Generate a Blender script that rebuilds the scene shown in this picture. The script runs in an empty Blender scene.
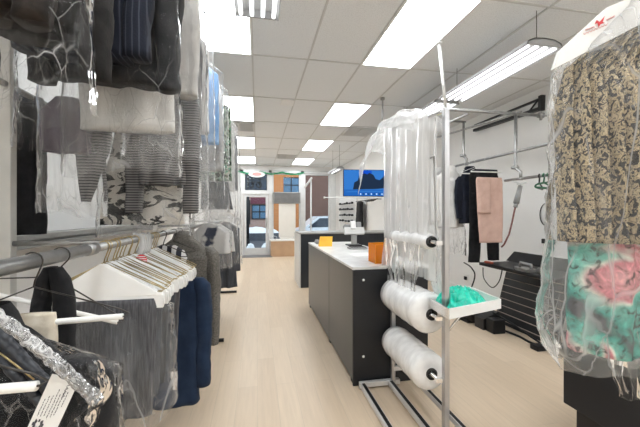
import bpy, bmesh, math, random
from mathutils import Vector, Matrix, noise
random.seed(7)
D = bpy.data
sc = bpy.context.scene
COL = sc.collection
PI = math.pi
# ------------------------------------------------------------------ camera
F = 327.0; TH = math.atan(62.6 / F); S, C = math.sin(TH), math.cos(TH); H = 1.4
cam = D.objects.new('camera', D.cameras.new('camera')); COL.objects.link(cam)
cam.location = (0, 0, H); cam.rotation_euler = (PI / 2, 0, -TH)
cam.data.sensor_width = 36; cam.data.lens = F / 640 * 36; cam.data.clip_start = .05
sc.camera = cam
CEIL = 3.01

def at(px, py, X=None, Y=None, z=None, t=None):
    """where the sight line through a photo point meets a known plane"""
    dx = (px - 320) / F; dz = (213 - py) / F
    vx = S + dx * C; vy = C - dx * S
    k = X / vx if X is not None else Y / vy if Y is not None else (z - H) / dz if z is not None else t
    return Vector((k * vx, k * vy, H + k * dz))

# ------------------------------------------------------------------ materials
MATS = {}
def nodes(name):
    m = D.materials.new(name); m.use_nodes = True
    nt = m.node_tree; nt.nodes.clear()
    out = nt.nodes.new('ShaderNodeOutputMaterial')
    MATS[name] = m
    return m, nt, out
def N(nt, typ, **kw):
    n = nt.nodes.new(typ)
    for k, v in kw.items():
        if k.startswith('i_'):
            key = k[2:]
            key = int(key) if key.isdigit() else key.replace('_', ' ')
            n.inputs[key].default_value = v
        else: setattr(n, k, v)
    return n
def c4(c): return (c[0], c[1], c[2], 1)
def ramp(nt, stops, interp='LINEAR'):
    r = nt.nodes.new('ShaderNodeValToRGB'); cr = r.color_ramp; cr.interpolation = interp
    while len(cr.elements) > 1: cr.elements.remove(cr.elements[-1])
    cr.elements[0].position = stops[0][0]; cr.elements[0].color = c4(stops[0][1])
    for p, c in stops[1:]:
        e = cr.elements.new(p); e.color = c4(c)
    return r
def coords(nt, scale=(1, 1, 1), rot=(0, 0, 0)):
    tc = N(nt, 'ShaderNodeTexCoord'); mp = N(nt, 'ShaderNodeMapping')
    mp.inputs['Scale'].default_value = scale; mp.inputs['Rotation'].default_value = rot
    nt.links.new(tc.outputs['Object'], mp.inputs['Vector'])
    return mp.outputs['Vector']

def solid(name, col, rough=.5, metal=0, var=.08, nscale=8, bump=0, bscale=60, spec=.5, scale=(1, 1, 1)):
    m, nt, out = nodes(name); L = nt.links
    v = coords(nt, scale)
    nz = N(nt, 'ShaderNodeTexNoise', i_Scale=nscale, i_Detail=4)
    L.new(v, nz.inputs['Vector'])
    r = ramp(nt, [(.3, [x * (1 - var) for x in col]), (.7, [min(1, x * (1 + var)) for x in col])])
    L.new(nz.outputs[0], r.inputs[0])
    b = N(nt, 'ShaderNodeBsdfPrincipled', i_Roughness=rough, i_Metallic=metal)
    b.inputs['Specular IOR Level'].default_value = spec
    L.new(r.outputs[0], b.inputs['Base Color'])
    if bump:
        n2 = N(nt, 'ShaderNodeTexNoise', i_Scale=bscale, i_Detail=3); L.new(v, n2.inputs['Vector'])
        bp = N(nt, 'ShaderNodeBump', i_Strength=bump, i_Distance=.01)
        L.new(n2.outputs[0], bp.inputs['Height']); L.new(bp.outputs[0], b.inputs['Normal'])
    L.new(b.outputs[0], out.inputs[0])
    return m

def fabric(name, stops, scale=30, detail=3, rough=.85, stretch=(1, 1, 1), interp='LINEAR', tex='noise', weave=.3, dist=0, rot=(0, 0, 0)):
    m, nt, out = nodes(name); L = nt.links
    v = coords(nt, stretch, rot)
    if tex == 'noise':
        t = N(nt, 'ShaderNodeTexNoise', i_Scale=scale, i_Detail=detail, i_Distortion=dist); o = t.outputs[0]
    elif tex == 'wave':
        t = N(nt, 'ShaderNodeTexWave', i_Scale=scale, i_Distortion=dist); o = t.outputs['Fac']
    elif tex == 'voronoi':
        t = N(nt, 'ShaderNodeTexVoronoi', i_Scale=scale); o = t.outputs['Distance']
    elif tex == 'check':
        t = N(nt, 'ShaderNodeTexChecker', i_Scale=scale); o = t.outputs['Fac']
    L.new(v, t.inputs['Vector'])
    r = ramp(nt, stops, interp); L.new(o, r.inputs[0])
    b = N(nt, 'ShaderNodeBsdfPrincipled', i_Roughness=rough)
    b.inputs['Specular IOR Level'].default_value = .2
    b.inputs['Sheen Weight'].default_value = .05
    L.new(r.outputs[0], b.inputs['Base Color'])
    if weave:
        n2 = N(nt, 'ShaderNodeTexNoise', i_Scale=120, i_Detail=2)
        L.new(v, n2.inputs['Vector'])
        bp = N(nt, 'ShaderNodeBump', i_Strength=weave, i_Distance=.004)
        L.new(n2.outputs[0], bp.inputs['Height']); L.new(bp.outputs[0], b.inputs['Normal'])
    L.new(b.outputs[0], out.inputs[0])
    return m

def emit(name, col, strength):
    m, nt, out = nodes(name)
    e = N(nt, 'ShaderNodeEmission', i_Color=c4(col), i_Strength=strength)
    nt.links.new(e.outputs[0], out.inputs[0])
    return m

def film(name, base=.05, crease=.22, gloss=.2, scale=5, col=(.92, .92, .92), stretch=(1, 1, .22), rough=.1, bump=.3, face=.3, wide=.012, fine=18):
    """thin clear plastic: mostly see-through, whiter along its straight creases, glossy"""
    m, nt, out = nodes(name); L = nt.links
    def warp(v, amt, sc_):
        n_ = N(nt, 'ShaderNodeTexNoise', i_Scale=sc_, i_Detail=2); L.new(v, n_.inputs['Vector'])
        a_ = N(nt, 'ShaderNodeVectorMath', operation='SCALE'); a_.inputs['Scale'].default_value = amt; L.new(n_.outputs['Color'], a_.inputs[0])
        b_ = N(nt, 'ShaderNodeVectorMath', operation='ADD'); L.new(v, b_.inputs[0]); L.new(a_.outputs[0], b_.inputs[1])
        return b_.outputs[0]
    v0 = coords(nt, (1, 1, .7)); n3 = N(nt, 'ShaderNodeTexNoise', i_Scale=4.2, i_Detail=2); L.new(v0, n3.inputs['Vector'])
    def creases(sc_, st, w_, amt):
        vo = N(nt, 'ShaderNodeTexVoronoi', feature='DISTANCE_TO_EDGE', i_Scale=sc_)
        L.new(warp(coords(nt, st, (.3, .2, .1)), amt, sc_ * .7), vo.inputs['Vector'])
        r_ = N(nt, 'ShaderNodeMapRange', i_1=0.0, i_2=w_, i_3=1.0, i_4=0.0); L.new(vo.outputs['Distance'], r_.inputs[0])
        return r_.outputs[0]
    c1 = creases(scale, stretch, wide * 4, .10); c2 = creases(fine, (1, 1, .45), wide * 6, .05)
    k1 = N(nt, 'ShaderNodeMapRange', i_1=.36, i_2=.62, i_3=.1, i_4=1.0); L.new(n3.outputs[0], k1.inputs[0])
    k2 = N(nt, 'ShaderNodeMapRange', i_1=.5, i_2=.66, i_3=.0, i_4=.8); L.new(n3.outputs[0], k2.inputs[0])
    def mul(a, b): q = N(nt, 'ShaderNodeMath', operation='MULTIPLY'); L.new(a, q.inputs[0]); L.new(b, q.inputs[1]); return q.outputs[0]
    mxx = N(nt, 'ShaderNodeMath', operation='MAXIMUM'); L.new(mul(c1, k1.outputs[0]), mxx.inputs[0]); L.new(mul(c2, k2.outputs[0]), mxx.inputs[1])
    al = N(nt, 'ShaderNodeMath', operation='MULTIPLY_ADD', i_1=crease, i_2=base); L.new(mxx.outputs[0], al.inputs[0])
    lw = N(nt, 'ShaderNodeLayerWeight', i_Blend=.25)
    mx = N(nt, 'ShaderNodeMath', operation='MULTIPLY_ADD', i_1=face); mx.use_clamp = True
    L.new(lw.outputs['Facing'], mx.inputs[0]); L.new(al.outputs[0], mx.inputs[2])
    fv = N(nt, 'ShaderNodeTexVoronoi', feature='F1', i_Scale=fine * .8); L.new(warp(coords(nt, (1, 1, .4), (.2, .4, 0)), .05, fine), fv.inputs['Vector'])
    bp = N(nt, 'ShaderNodeBump', i_Strength=bump, i_Distance=.012); L.new(fv.outputs['Distance'], bp.inputs['Height'])
    tr = N(nt, 'ShaderNodeBsdfTransparent', i_Color=(.985, .985, .985, 1))
    df = N(nt, 'ShaderNodeBsdfDiffuse', i_Color=c4(col)); tl = N(nt, 'ShaderNodeBsdfTranslucent', i_Color=c4(col))
    ds = N(nt, 'ShaderNodeMixShader', i_0=.45); L.new(df.outputs[0], ds.inputs[1]); L.new(tl.outputs[0], ds.inputs[2])
    gl = N(nt, 'ShaderNodeBsdfGlossy', i_Roughness=rough, i_Color=(1, 1, 1, 1)); L.new(bp.outputs[0], gl.inputs['Normal'])
    m1 = N(nt, 'ShaderNodeMixShader'); L.new(mx.outputs[0], m1.inputs[0]); L.new(tr.outputs[0], m1.inputs[1]); L.new(ds.outputs[0], m1.inputs[2])
    fr = N(nt, 'ShaderNodeLayerWeight', i_Blend=gloss); L.new(bp.outputs[0], fr.inputs['Normal'])
    m2 = N(nt, 'ShaderNodeMixShader'); L.new(fr.outputs['Fresnel'], m2.inputs[0]); L.new(m1.outputs[0], m2.inputs[1]); L.new(gl.outputs[0], m2.inputs[2])
    L.new(m2.outputs[0], out.inputs[0])
    return m

def clear(name, col=(1, 1, 1), gloss=.15, rough=.02):
    m, nt, out = nodes(name); L = nt.links
    tr = N(nt, 'ShaderNodeBsdfTransparent', i_Color=c4(col)); gl = N(nt, 'ShaderNodeBsdfGlossy', i_Roughness=rough)
    fr = N(nt, 'ShaderNodeLayerWeight', i_Blend=gloss)
    mx = N(nt, 'ShaderNodeMixShader'); L.new(fr.outputs['Fresnel'], mx.inputs[0]); L.new(tr.outputs[0], mx.inputs[1]); L.new(gl.outputs[0], mx.inputs[2])
    L.new(mx.outputs[0], out.inputs[0])
    return m

def plank_floor():
    m, nt, out = nodes('oak_plank_floor'); L = nt.links
    v = coords(nt, (1, 1, 1), (0, 0, PI / 2))
    br = N(nt, 'ShaderNodeTexBrick', offset=.37, i_Scale=1.0)
    br.inputs['Color1'].default_value = (.615, .49, .36, 1); br.inputs['Color2'].default_value = (.665, .54, .405, 1)
    br.inputs['Mortar'].default_value = (.53, .44, .33, 1); br.inputs['Mortar Size'].default_value = .0014
    br.inputs['Brick Width'].default_value = 1.35; br.inputs['Row Height'].default_value = .152
    L.new(v, br.inputs['Vector'])
    v2 = coords(nt, (14, .9, 1))
    nz = N(nt, 'ShaderNodeTexNoise', i_Scale=3.0, i_Detail=6, i_Distortion=.6); L.new(v2, nz.inputs['Vector'])
    rp = ramp(nt, [(.3, (.95, .94, .93)), (.7, (1.04, 1.035, 1.03))]); L.new(nz.outputs[0], rp.inputs[0])
    mx = N(nt, 'ShaderNodeMix', data_type='RGBA', blend_type='MULTIPLY'); mx.inputs[0].default_value = 1
    L.new(br.outputs['Color'], mx.inputs[6]); L.new(rp.outputs[0], mx.inputs[7])
    b = N(nt, 'ShaderNodeBsdfPrincipled', i_Roughness=.38); b.inputs['Specular IOR Level'].default_value = .4
    L.new(mx.outputs[2], b.inputs['Base Color']); L.new(b.outputs[0], out.inputs[0])
    return m
def ceiling_tile():
    m, nt, out = nodes('ceiling_tile'); L = nt.links
    v = coords(nt)
    nz = N(nt, 'ShaderNodeTexNoise', i_Scale=95, i_Detail=4, i_Roughness=.7); L.new(v, nz.inputs['Vector'])
    rp = ramp(nt, [(.30, (.68, .69, .70)), (.5, (.83, .845, .855)), (.8, (.87, .885, .895))]); L.new(nz.outputs[0], rp.inputs[0])
    b = N(nt, 'ShaderNodeBsdfPrincipled', i_Roughness=.9); L.new(rp.outputs[0], b.inputs['Base Color'])
    bp = N(nt, 'ShaderNodeBump', i_Strength=.4, i_Distance=.004); L.new(nz.outputs[0], bp.inputs['Height']); L.new(bp.outputs[0], b.inputs['Normal'])
    L.new(b.outputs[0], out.inputs[0])
    return m
def brickwork(name, c1, c2, mort):
    m, nt, out = nodes(name); L = nt.links
    v = coords(nt, (1, 1, 1), (PI / 2, 0, 0))
    br = N(nt, 'ShaderNodeTexBrick', i_Scale=1)
    br.inputs['Color1'].default_value = c4(c1); br.inputs['Color2'].default_value = c4(c2); br.inputs['Mortar'].default_value = c4(mort)
    br.inputs['Mortar Size'].default_value = .012; br.inputs['Brick Width'].default_value = .24; br.inputs['Row Height'].default_value = .08
    L.new(v, br.inputs['Vector'])
    b = N(nt, 'ShaderNodeBsdfPrincipled', i_Roughness=.85); L.new(br.outputs['Color'], b.inputs['Base Color']); L.new(b.outputs[0], out.inputs[0])
    return m

m_floor = plank_floor(); m_tile = ceiling_tile()
m_wall = solid('white_wall_paint', (.86, .855, .84), .7, var=.015, nscale=3, bump=.05, bscale=80)
m_tbar = solid('grid_bar_paint', (.62, .62, .61), .5, var=.02)
m_lens = emit('light_diffuser', (.945, .98, 1), 7.0)
m_tubelit = emit('lit_fluorescent_tube', (.97, .99, 1), 1.5)
m_reflect = solid('lamp_grey', (.32, .32, .32), .5, var=.03)
m_white = solid('white_enamel', (.82, .82, .81), .35, var=.03)
m_alu = solid('pale_aluminium', (.70, .71, .71), .4, .15, var=.05)
m_chrome = solid('chrome', (.84, .84, .84), .24, 1, var=.04)
m_post = solid('steel_post', (.50, .50, .51), .3, .85, var=.12, nscale=6, scale=(6, 6, .6))
m_bar = solid('bright_steel_bar', (.74, .74, .74), .35, .45, var=.06)
m_galv = solid('galvanised_pipe', (.36, .36, .355), .36, .8, var=.16, nscale=24, scale=(1, 1, 1))
m_black = solid('black_plastic', (.011, .011, .012), .45, var=.2, spec=.3)
m_blackmetal = solid('black_metal', (.02, .02, .021), .35, .2, var=.2)
m_charcoal = solid('charcoal_laminate', (.029, .033, .039), .3, var=.12, nscale=3, scale=(4, 4, .4))
m_blacklam = solid('black_laminate', (.011, .012, .015), .5, var=.1)
m_counter = solid('grey_stone_top', (.66, .655, .64), .3, var=.14, nscale=9)
m_greylam = solid('grey_laminate', (.62, .62, .61), .4, var=.04)
m_seam = solid('dark_gap', (.01, .01, .01), .8)
m_steelgrey = solid('painted_grey_steel', (.36, .36, .35), .45, .3, var=.08)
m_postw = solid('grey_white_steel_post', (.60, .59, .56), .4, .2, var=.12, nscale=5)
m_wire = solid('dark_wire', (.06, .055, .05), .35, .7)
m_brass = solid('brass_wire', (.42, .33, .17), .3, .9)
m_paper = solid('white_paper', (.84, .835, .82), .7, var=.03, bump=.1, bscale=25)
m_tube = solid('white_card_tube', (.80, .79, .76), .6, var=.04)
m_ink = solid('dark_ink', (.06, .06, .07), .7)
m_red = solid('red_ink', (.62, .05, .06), .6)
m_pink = solid('faded_red_ink', (.70, .36, .34), .6)
m_teal = solid('teal_plastic_bag', (.0, .50, .36), .28, var=.22, nscale=9, bump=.25, bscale=22)
m_wood = solid('tan_wood', (.52, .34, .21), .5, var=.1, nscale=3)
m_snow = solid('snow', (.85, .88, .93), .8, var=.05)
m_asph = solid('wet_asphalt', (.10, .11, .13), .5, var=.2, nscale=2)
m_yellow = solid('yellow_card', (.82, .43, .02), .5)
def acrylic():
    m, nt, out = nodes('orange_acrylic'); L = nt.links
    tr = N(nt, 'ShaderNodeBsdfTransparent', i_Color=(.98, .55, .06, 1)); tl = N(nt, 'ShaderNodeBsdfTranslucent', i_Color=(.90, .45, .015, 1)); df = N(nt, 'ShaderNodeBsdfDiffuse', i_Color=(.85, .42, .015, 1)); gl = N(nt, 'ShaderNodeBsdfGlossy', i_Roughness=.05)
    a = N(nt, 'ShaderNodeMixShader', i_0=.5); L.new(tl.outputs[0], a.inputs[1]); L.new(df.outputs[0], a.inputs[2])
    b = N(nt, 'ShaderNodeMixShader', i_0=.6); L.new(tr.outputs[0], b.inputs[1]); L.new(a.outputs[0], b.inputs[2])
    c = N(nt, 'ShaderNodeMixShader', i_0=.06); L.new(b.outputs[0], c.inputs[1]); L.new(gl.outputs[0], c.inputs[2])
    L.new(c.outputs[0], out.inputs[0]); return m
m_orange = acrylic()
m_orange_edge = solid('orange_acrylic_edge', (.80, .36, .02), .25)
m_glass = clear('window_glass', (.93, .96, .96), .12)
m_dkglass = solid('dark_window_glass', (.03, .045, .07), .08, var=.3, nscale=.6)
m_bluglass = solid('bluish_window_glass', (.10, .20, .32), .1, var=.3, nscale=.9)
m_film = film('clear_garment_film', base=.07, crease=.26, gloss=.12, wide=.008)
m_film_thick = film('milky_film', base=.40, crease=.18, scale=8, stretch=(1, 1, .06), wide=.02, bump=.1, gloss=.05, rough=.25)
m_film_roll = solid('wound_film', (.86, .86, .86), .14, var=.13, nscale=9, bump=.16, bscale=14, scale=(1, 2.2, 1))
m_film_crisp = film('crinkled_film', base=.0, crease=.36, gloss=.10, scale=11, stretch=(1, 1, .35), rough=.05, bump=.7, wide=.0035, face=.14, fine=22)
m_film_dress = film('dress_film', base=.10, crease=.40, gloss=.10, scale=10, stretch=(1, 1, .18), rough=.07, bump=.5, wide=.009, face=.4, fine=24)
m_film_soft = film('soft_film', base=.2, crease=.22, gloss=.07, scale=9, stretch=(1, 1, .1), rough=.2, bump=.15)
m_hem = film('sealed_film_edge', base=.12, crease=.75, gloss=.5, scale=26, stretch=(1, 1, 1), rough=.08, bump=1.0, wide=.02, fine=60)
m_core = solid('black_card_core', (.02, .02, .02), .7)
m_green = solid('green_plastic', (.01, .11, .05), .5)
m_garland = solid('green_garland', (.01, .30, .13), .6, var=.5, nscale=40)
m_hose = solid('dark_red_hose', (.13, .035, .03), .4)
m_greyplastic = solid('grey_plastic', (.25, .25, .25), .4)
m_poly = solid('cream_panel', (.74, .71, .66), .6, var=.02)
m_vent = solid('grey_louvre', (.16, .16, .165), .6)
m_red2 = solid('red_plastic', (.42, .09, .05), .45)
# fabrics
f_brown = fabric('brown_black_wool', [(.35, (.012, .009, .008)), (.7, (.030, .023, .018))], 22)
f_blackw = fabric('soft_black_wool', [(.35, (.009, .008, .008)), (.7, (.022, .020, .019))], 18)
f_black = fabric('deep_black_cloth', [(.3, (.006, .006, .007)), (.7, (.016, .016, .018))], 20)
f_navyp = fabric('navy_pinstripe', [(.0, (.008, .010, .018)), (.86, (.010, .012, .022)), (.95, (.035, .04, .055))], 14, tex='wave')
f_char = fabric('charcoal_knit', [(.3, (.013, .013, .014)), (.7, (.026, .026, .028))], 16)
f_grey = fabric('light_grey_knit', [(.3, (.42, .41, .40)), (.7, (.56, .55, .53))], 14)
f_tweed = fabric('grey_houndstooth', [(.25, (.035, .035, .04)), (.6, (.22, .215, .215))], 22, tex='wave', rot=(0, PI / 2, 0))
f_palm = fabric('black_palm_print', [(.0, (.02, .02, .02)), (.44, (.05, .05, .05)), (.475, (.72, .69, .64))], 7, detail=3, stretch=(1, 1, 1.8), interp='CONSTANT', dist=1.6)
f_purple = fabric('dusty_purple_cloth', [(.3, (.085, .065, .095)), (.7, (.14, .115, .15))], 16)
m_satin = solid('black_satin', (.012, .014, .02), .32, var=.3)
f_white = fabric('white_cotton', [(.3, (.66, .65, .63)), (.7, (.78, .77, .75))], 9)
f_blue = fabric('sky_blue_cotton', [(.3, (.16, .33, .62)), (.7, (.30, .48, .74))], 9)
f_gpat = fabric('green_leaf_print', [(.0, (.02, .03, .02)), (.47, (.05, .10, .06)), (.52, (.42, .44, .36)), (.6, (.04, .2, .12))], 24, interp='CONSTANT', dist=1)
f_navy = fabric('dark_navy_cloth', [(.3, (.008, .010, .018)), (.7, (.015, .019, .032))], 16)
f_bluej = fabric('navy_blue_wool', [(.3, (.010, .021, .050)), (.7, (.019, .036, .075))], 12)
f_greyt = fabric('grey_trouser_wool', [(.3, (.05, .05, .055)), (.7, (.13, .13, .14))], 26, stretch=(6, 6, .5))
f_greyd = fabric('dark_grey_trouser_wool', [(.3, (.05, .052, .06)), (.7, (.10, .105, .12))], 26, stretch=(6, 6, .5))
f_herr = fabric('brown_grey_herringbone', [(.3, (.075, .07, .062)), (.55, (.17, .16, .145)), (.8, (.24, .225, .20))], 90, stretch=(1, 1, 2))
f_stripe = fabric('black_white_stripe', [(.0, (.03, .03, .04)), (.5, (.62, .61, .60))], 5.5, tex='wave', interp='CONSTANT')
f_print = fabric('white_navy_print', [(.4, (.02, .03, .07)), (.46, (.66, .65, .64))], 6, detail=2)
f_cream = fabric('cream_knit', [(.3, (.55, .47, .36)), (.7, (.72, .66, .56))], 24)
f_pink = fabric('dusty_pink_cloth', [(.3, (.56, .37, .31)), (.7, (.66, .46, .39))], 12)
f_damask = fabric('beige_black_damask', [(.0, (.02, .02, .022)), (.455, (.05, .05, .05)), (.475, (.50, .39, .23)), (.52, (.64, .52, .33)), (.555, (.05, .05, .05)), (.595, (.58, .46, .29))], 62, detail=3, interp='CONSTANT', dist=1.0, stretch=(1.3, 1.3, 1))
def floral():
    m, nt, out = nodes('teal_pink_floral'); L = nt.links
    v = coords(nt)
    a = N(nt, 'ShaderNodeTexNoise', i_Scale=6.5, i_Detail=2, i_Distortion=.5); L.new(v, a.inputs['Vector'])
    ra = ramp(nt, [(.36, (.06, .065, .075)), (.43, (.05, .36, .30)), (.52, (.16, .50, .42)), (.56, (.62, .62, .56)), (.60, (.62, .20, .24)), (.68, (.72, .36, .38))]); L.new(a.outputs[0], ra.inputs[0])
    b = N(nt, 'ShaderNodeTexNoise', i_Scale=38, i_Detail=4, i_Distortion=1); L.new(v, b.inputs['Vector'])
    rb = ramp(nt, [(.36, (.12, .12, .13)), (.46, (.75, .75, .75)), (.6, (1, 1, 1)), (.68, (1.3, 1.3, 1.3))]); L.new(b.outputs[0], rb.inputs[0])
    mx = N(nt, 'ShaderNodeMix', data_type='RGBA', blend_type='MULTIPLY'); mx.inputs[0].default_value = 1
    L.new(ra.outputs[0], mx.inputs[6]); L.new(rb.outputs[0], mx.inputs[7])
    p = N(nt, 'ShaderNodeBsdfPrincipled', i_Roughness=.8); L.new(mx.outputs[2], p.inputs['Base Color']); L.new(p.outputs[0], out.inputs[0]); return m
f_flor = floral()
f_dgrey = fabric('slate_cloth', [(.3, (.045, .05, .06)), (.7, (.09, .095, .11))], 12, stretch=(5, 5, .5))

# ------------------------------------------------------------------ mesh helpers
class MB:
    def __init__(self): self.v = []; self.f = []; self.mi = []; self.sm = []
    def add(self, vs, fs, mi=0, smooth=False):
        o = len(self.v); self.v += [Vector(p) for p in vs]
        for f in fs: self.f.append([o + i for i in f]); self.mi.append(mi); self.sm.append(smooth)
        return self
    def box(self, x0, x1, y0, y1, z0, z1, mi=0, bev=0, tf=None):
        bm = bmesh.new(); bmesh.ops.create_cube(bm, size=1)
        for v in bm.verts:
            v.co = Vector(((x0 + x1) / 2 + v.co.x * (x1 - x0), (y0 + y1) / 2 + v.co.y * (y1 - y0), (z0 + z1) / 2 + v.co.z * (z1 - z0)))
        if bev: bmesh.ops.bevel(bm, geom=bm.edges[:] + bm.verts[:], offset=bev, segments=2, affect='EDGES', profile=.5)
        bm.verts.index_update()
        vs = [tf(v.co) if tf else v.co.copy() for v in bm.verts]; fs = [[v.index for v in f.verts] for f in bm.faces]
        bm.free(); return self.add(vs, fs, mi)
    def tube(self, pts, r, n=10, mi=0, cap=True, rs=None):
        pts = [Vector(p) for p in pts]; k = len(pts); vs = []; fs = []
        up = Vector((0, 0, 1)); prev = None
        for i, p in enumerate(pts):
            d = (pts[min(i + 1, k - 1)] - pts[max(i - 1, 0)]).normalized()
            if prev is None:
                a = d.cross(up) if abs(d.z) < .95 else d.cross(Vector((1, 0, 0)))
            else: a = prev - d * prev.dot(d)
            a.normalize(); prev = a; b = d.cross(a)
            rr = rs[i] if rs else r
            for j in range(n):
                t = 2 * PI * j / n; vs.append(p + (a * math.cos(t) + b * math.sin(t)) * rr)
        for i in range(k - 1):
            for j in range(n): fs.append([i * n + j, i * n + (j + 1) % n, (i + 1) * n + (j + 1) % n, (i + 1) * n + j])
        if cap: fs.append(list(range(n))[::-1]); fs.append([(k - 1) * n + j for j in range(n)])
        return self.add(vs, fs, mi, True)
    def lathe_y(self, c, prof, n=28, mi=0):
        """prof: (y offset, radius) around an axis along Y through c"""
        vs = []; fs = []; k = len(prof)
        for dy, r in prof:
            for j in range(n):
                t = 2 * PI * j / n; vs.append(Vector((c[0] + r * math.cos(t), c[1] + dy, c[2] + r * math.sin(t))))
        for i in range(k - 1):
            for j in range(n): fs.append([i * n + j, (i + 1) * n + j, (i + 1) * n + (j + 1) % n, i * n + (j + 1) % n])
        return self.add(vs, fs, mi, True)
    def loft(self, prof, n=52, m=34, seed=0, k=3, a0=.0, a1=.02, nf=7, na=.006, p=.75, top=True, bottom=True, mi=0, tf=None, hem=0, spread=0, pleat=0, npl=10):
        """a hanging closed cloth form: prof rows are (z, cx, hw, cy, hd)"""
        rnd = random.Random(seed); ph = [rnd.uniform(0, 6.28) for _ in range(6)]; sv = Vector((seed * 3.17, seed * 1.3, seed * .7))
        zt, zb = prof[0][0], prof[-1][0]
        def row(w):
            z = zt + (zb - zt) * w
            for a, b in zip(prof, prof[1:]):
                if a[0] >= z >= b[0] - 1e-9:
                    u = (a[0] - z) / max(1e-9, a[0] - b[0]); u2 = u
                    return [a[i] + (b[i] - a[i]) * u2 for i in range(5)]
            return list(prof[-1])
        ws = sorted(set([i / m for i in range(m + 1)] + [(zt - q[0]) / (zt - zb) for q in prof]))
        vs = []; fs = []
        for w in ws:
            z, cx, hw, cy, hd = row(w); amp = a0 + (a1 - a0) * w
            for i in range(n):
                a = 2 * PI * i / n; ca, sa = math.cos(a), math.sin(a)
                u = math.copysign(abs(ca) ** p, ca); v = math.copysign(abs(sa) ** p, sa)
                fold = amp * (math.sin(k * u * 2.4 + ph[0] + .8 * w * math.sin(ph[1])) + .55 * math.sin(2.1 * k * u + ph[2] + 1.3 * w) + .3 * math.sin(4.3 * k * u + ph[3]))
                if pleat:
                    q_ = u * npl * PI / 2 + .5 * noise.noise(Vector((u * 3, z * 2, seed))) + ph[1]; val = (1 - abs(math.sin(q_))) ** 1.15
                    fold -= math.copysign(1, v) * pleat * val * (.55 + .45 * w)
                P = Vector((cx + hw * u * (1 + spread * w * math.sin(ph[4] + 2 * z)), cy + hd * v + fold * (1 if v > 0 else .85), z))
                if na:
                    nv = noise.noise_vector(P * nf + sv) * na; n2 = noise.noise_vector(P * nf * 2.7 + sv) * na * .5
                    P += Vector((nv.x + n2.x, nv.y + n2.y, (nv.z) * .6))
                if hem and w > .86: P.z += hem * (w - .86) / .14 * (math.sin(3 * u + ph[5]) + .7 * noise.noise(Vector((P.x * 14, P.y * 14, seed))))
                vs.append(tf(P) if tf else P)
        R = len(ws)
        for j in range(R - 1):
            for i in range(n): fs.append([j * n + i, (j + 1) * n + i, (j + 1) * n + (i + 1) % n, j * n + (i + 1) % n])
        def capr(j, up):
            c = sum((vs[j * n + i] for i in range(n)), Vector()) / n; idx = len(vs); vs.append(c)
            for i in range(n): fs.append([idx, j * n + i, j * n + (i + 1) % n] if up else [idx, j * n + (i + 1) % n, j * n + i])
        if top: capr(0, True)
        if bottom: capr(R - 1, False)
        return self.add(vs, fs, mi, True)
    def sheet(self, fn, nu=30, nv=30, th=.0, mi=0):
        """an open sheet given by fn(u,v); th gives it thickness"""
        vs = []; fs = []
        for sgn in ((0,) if not th else (.5, -.5)):
            for j in range(nv + 1):
                for i in range(nu + 1):
                    p = Vector(fn(i / nu, j / nv))
                    if sgn:
                        e = 1e-3; q = Vector(fn(i / nu + e, j / nv)) - p; s = Vector(fn(i / nu, j / nv + e)) - p
                        nn = q.cross(s); nn.normalize() if nn.length else None
                        p = p + nn * th * sgn
                    vs.append(p)
        W = nu + 1
        for j in range(nv):
            for i in range(nu): fs.append([j * W + i, j * W + i + 1, (j + 1) * W + i + 1, (j + 1) * W + i])
        if th:
            o = W * (nv + 1)
            for j in range(nv):
                for i in range(nu): fs.append([o + j * W + i, o + (j + 1) * W + i, o + (j + 1) * W + i + 1, o + j * W + i + 1])
            for i in range(nu):
                fs.append([i, o + i, o + i + 1, i + 1]); b = nv * W; fs.append([b + i, b + i + 1, o + b + i + 1, o + b + i])
            for j in range(nv):
                a = j * W; b = a + W; fs.append([a, b, o + b, o + a]); a += nu; b += nu; fs.append([a, o + a, o + b, b])
        return self.add(vs, fs, mi, True)
    def prism(self, poly, ext, mi=0):
        """closed polygon (3-D points) pushed along ext"""
        n = len(poly); P = [Vector(p) for p in poly]; e = Vector(ext)
        return self.add(P + [p + e for p in P], [list(range(n))[::-1], list(range(n, 2 * n))] + [[i, (i + 1) % n, n + (i + 1) % n, n + i] for i in range(n)], mi)
    def build(self, name, mats, parent=None, loc=None):
        if not isinstance(mats, (list, tuple)): mats = [mats]
        off = Vector((0, 0, 0))
        if parent is not None: off = Vector(parent['_o'])
        elif loc is not None: off = Vector(loc)
        me = D.meshes.new(name); me.from_pydata([v - off for v in self.v], [], self.f)
        for m in mats: me.materials.append(m)
        for p, mi, s in zip(me.polygons, self.mi, self.sm): p.material_index = mi; p.use_smooth = s
        bm = bmesh.new(); bm.from_mesh(me); bmesh.ops.recalc_face_normals(bm, faces=bm.faces); bm.to_mesh(me); bm.free()
        me.update()
        o = D.objects.new(name, me); COL.objects.link(o)
        if parent is not None: o.parent = parent
        elif loc is not None: o.location = off
        o['_o'] = list(off)
        return o

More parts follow.
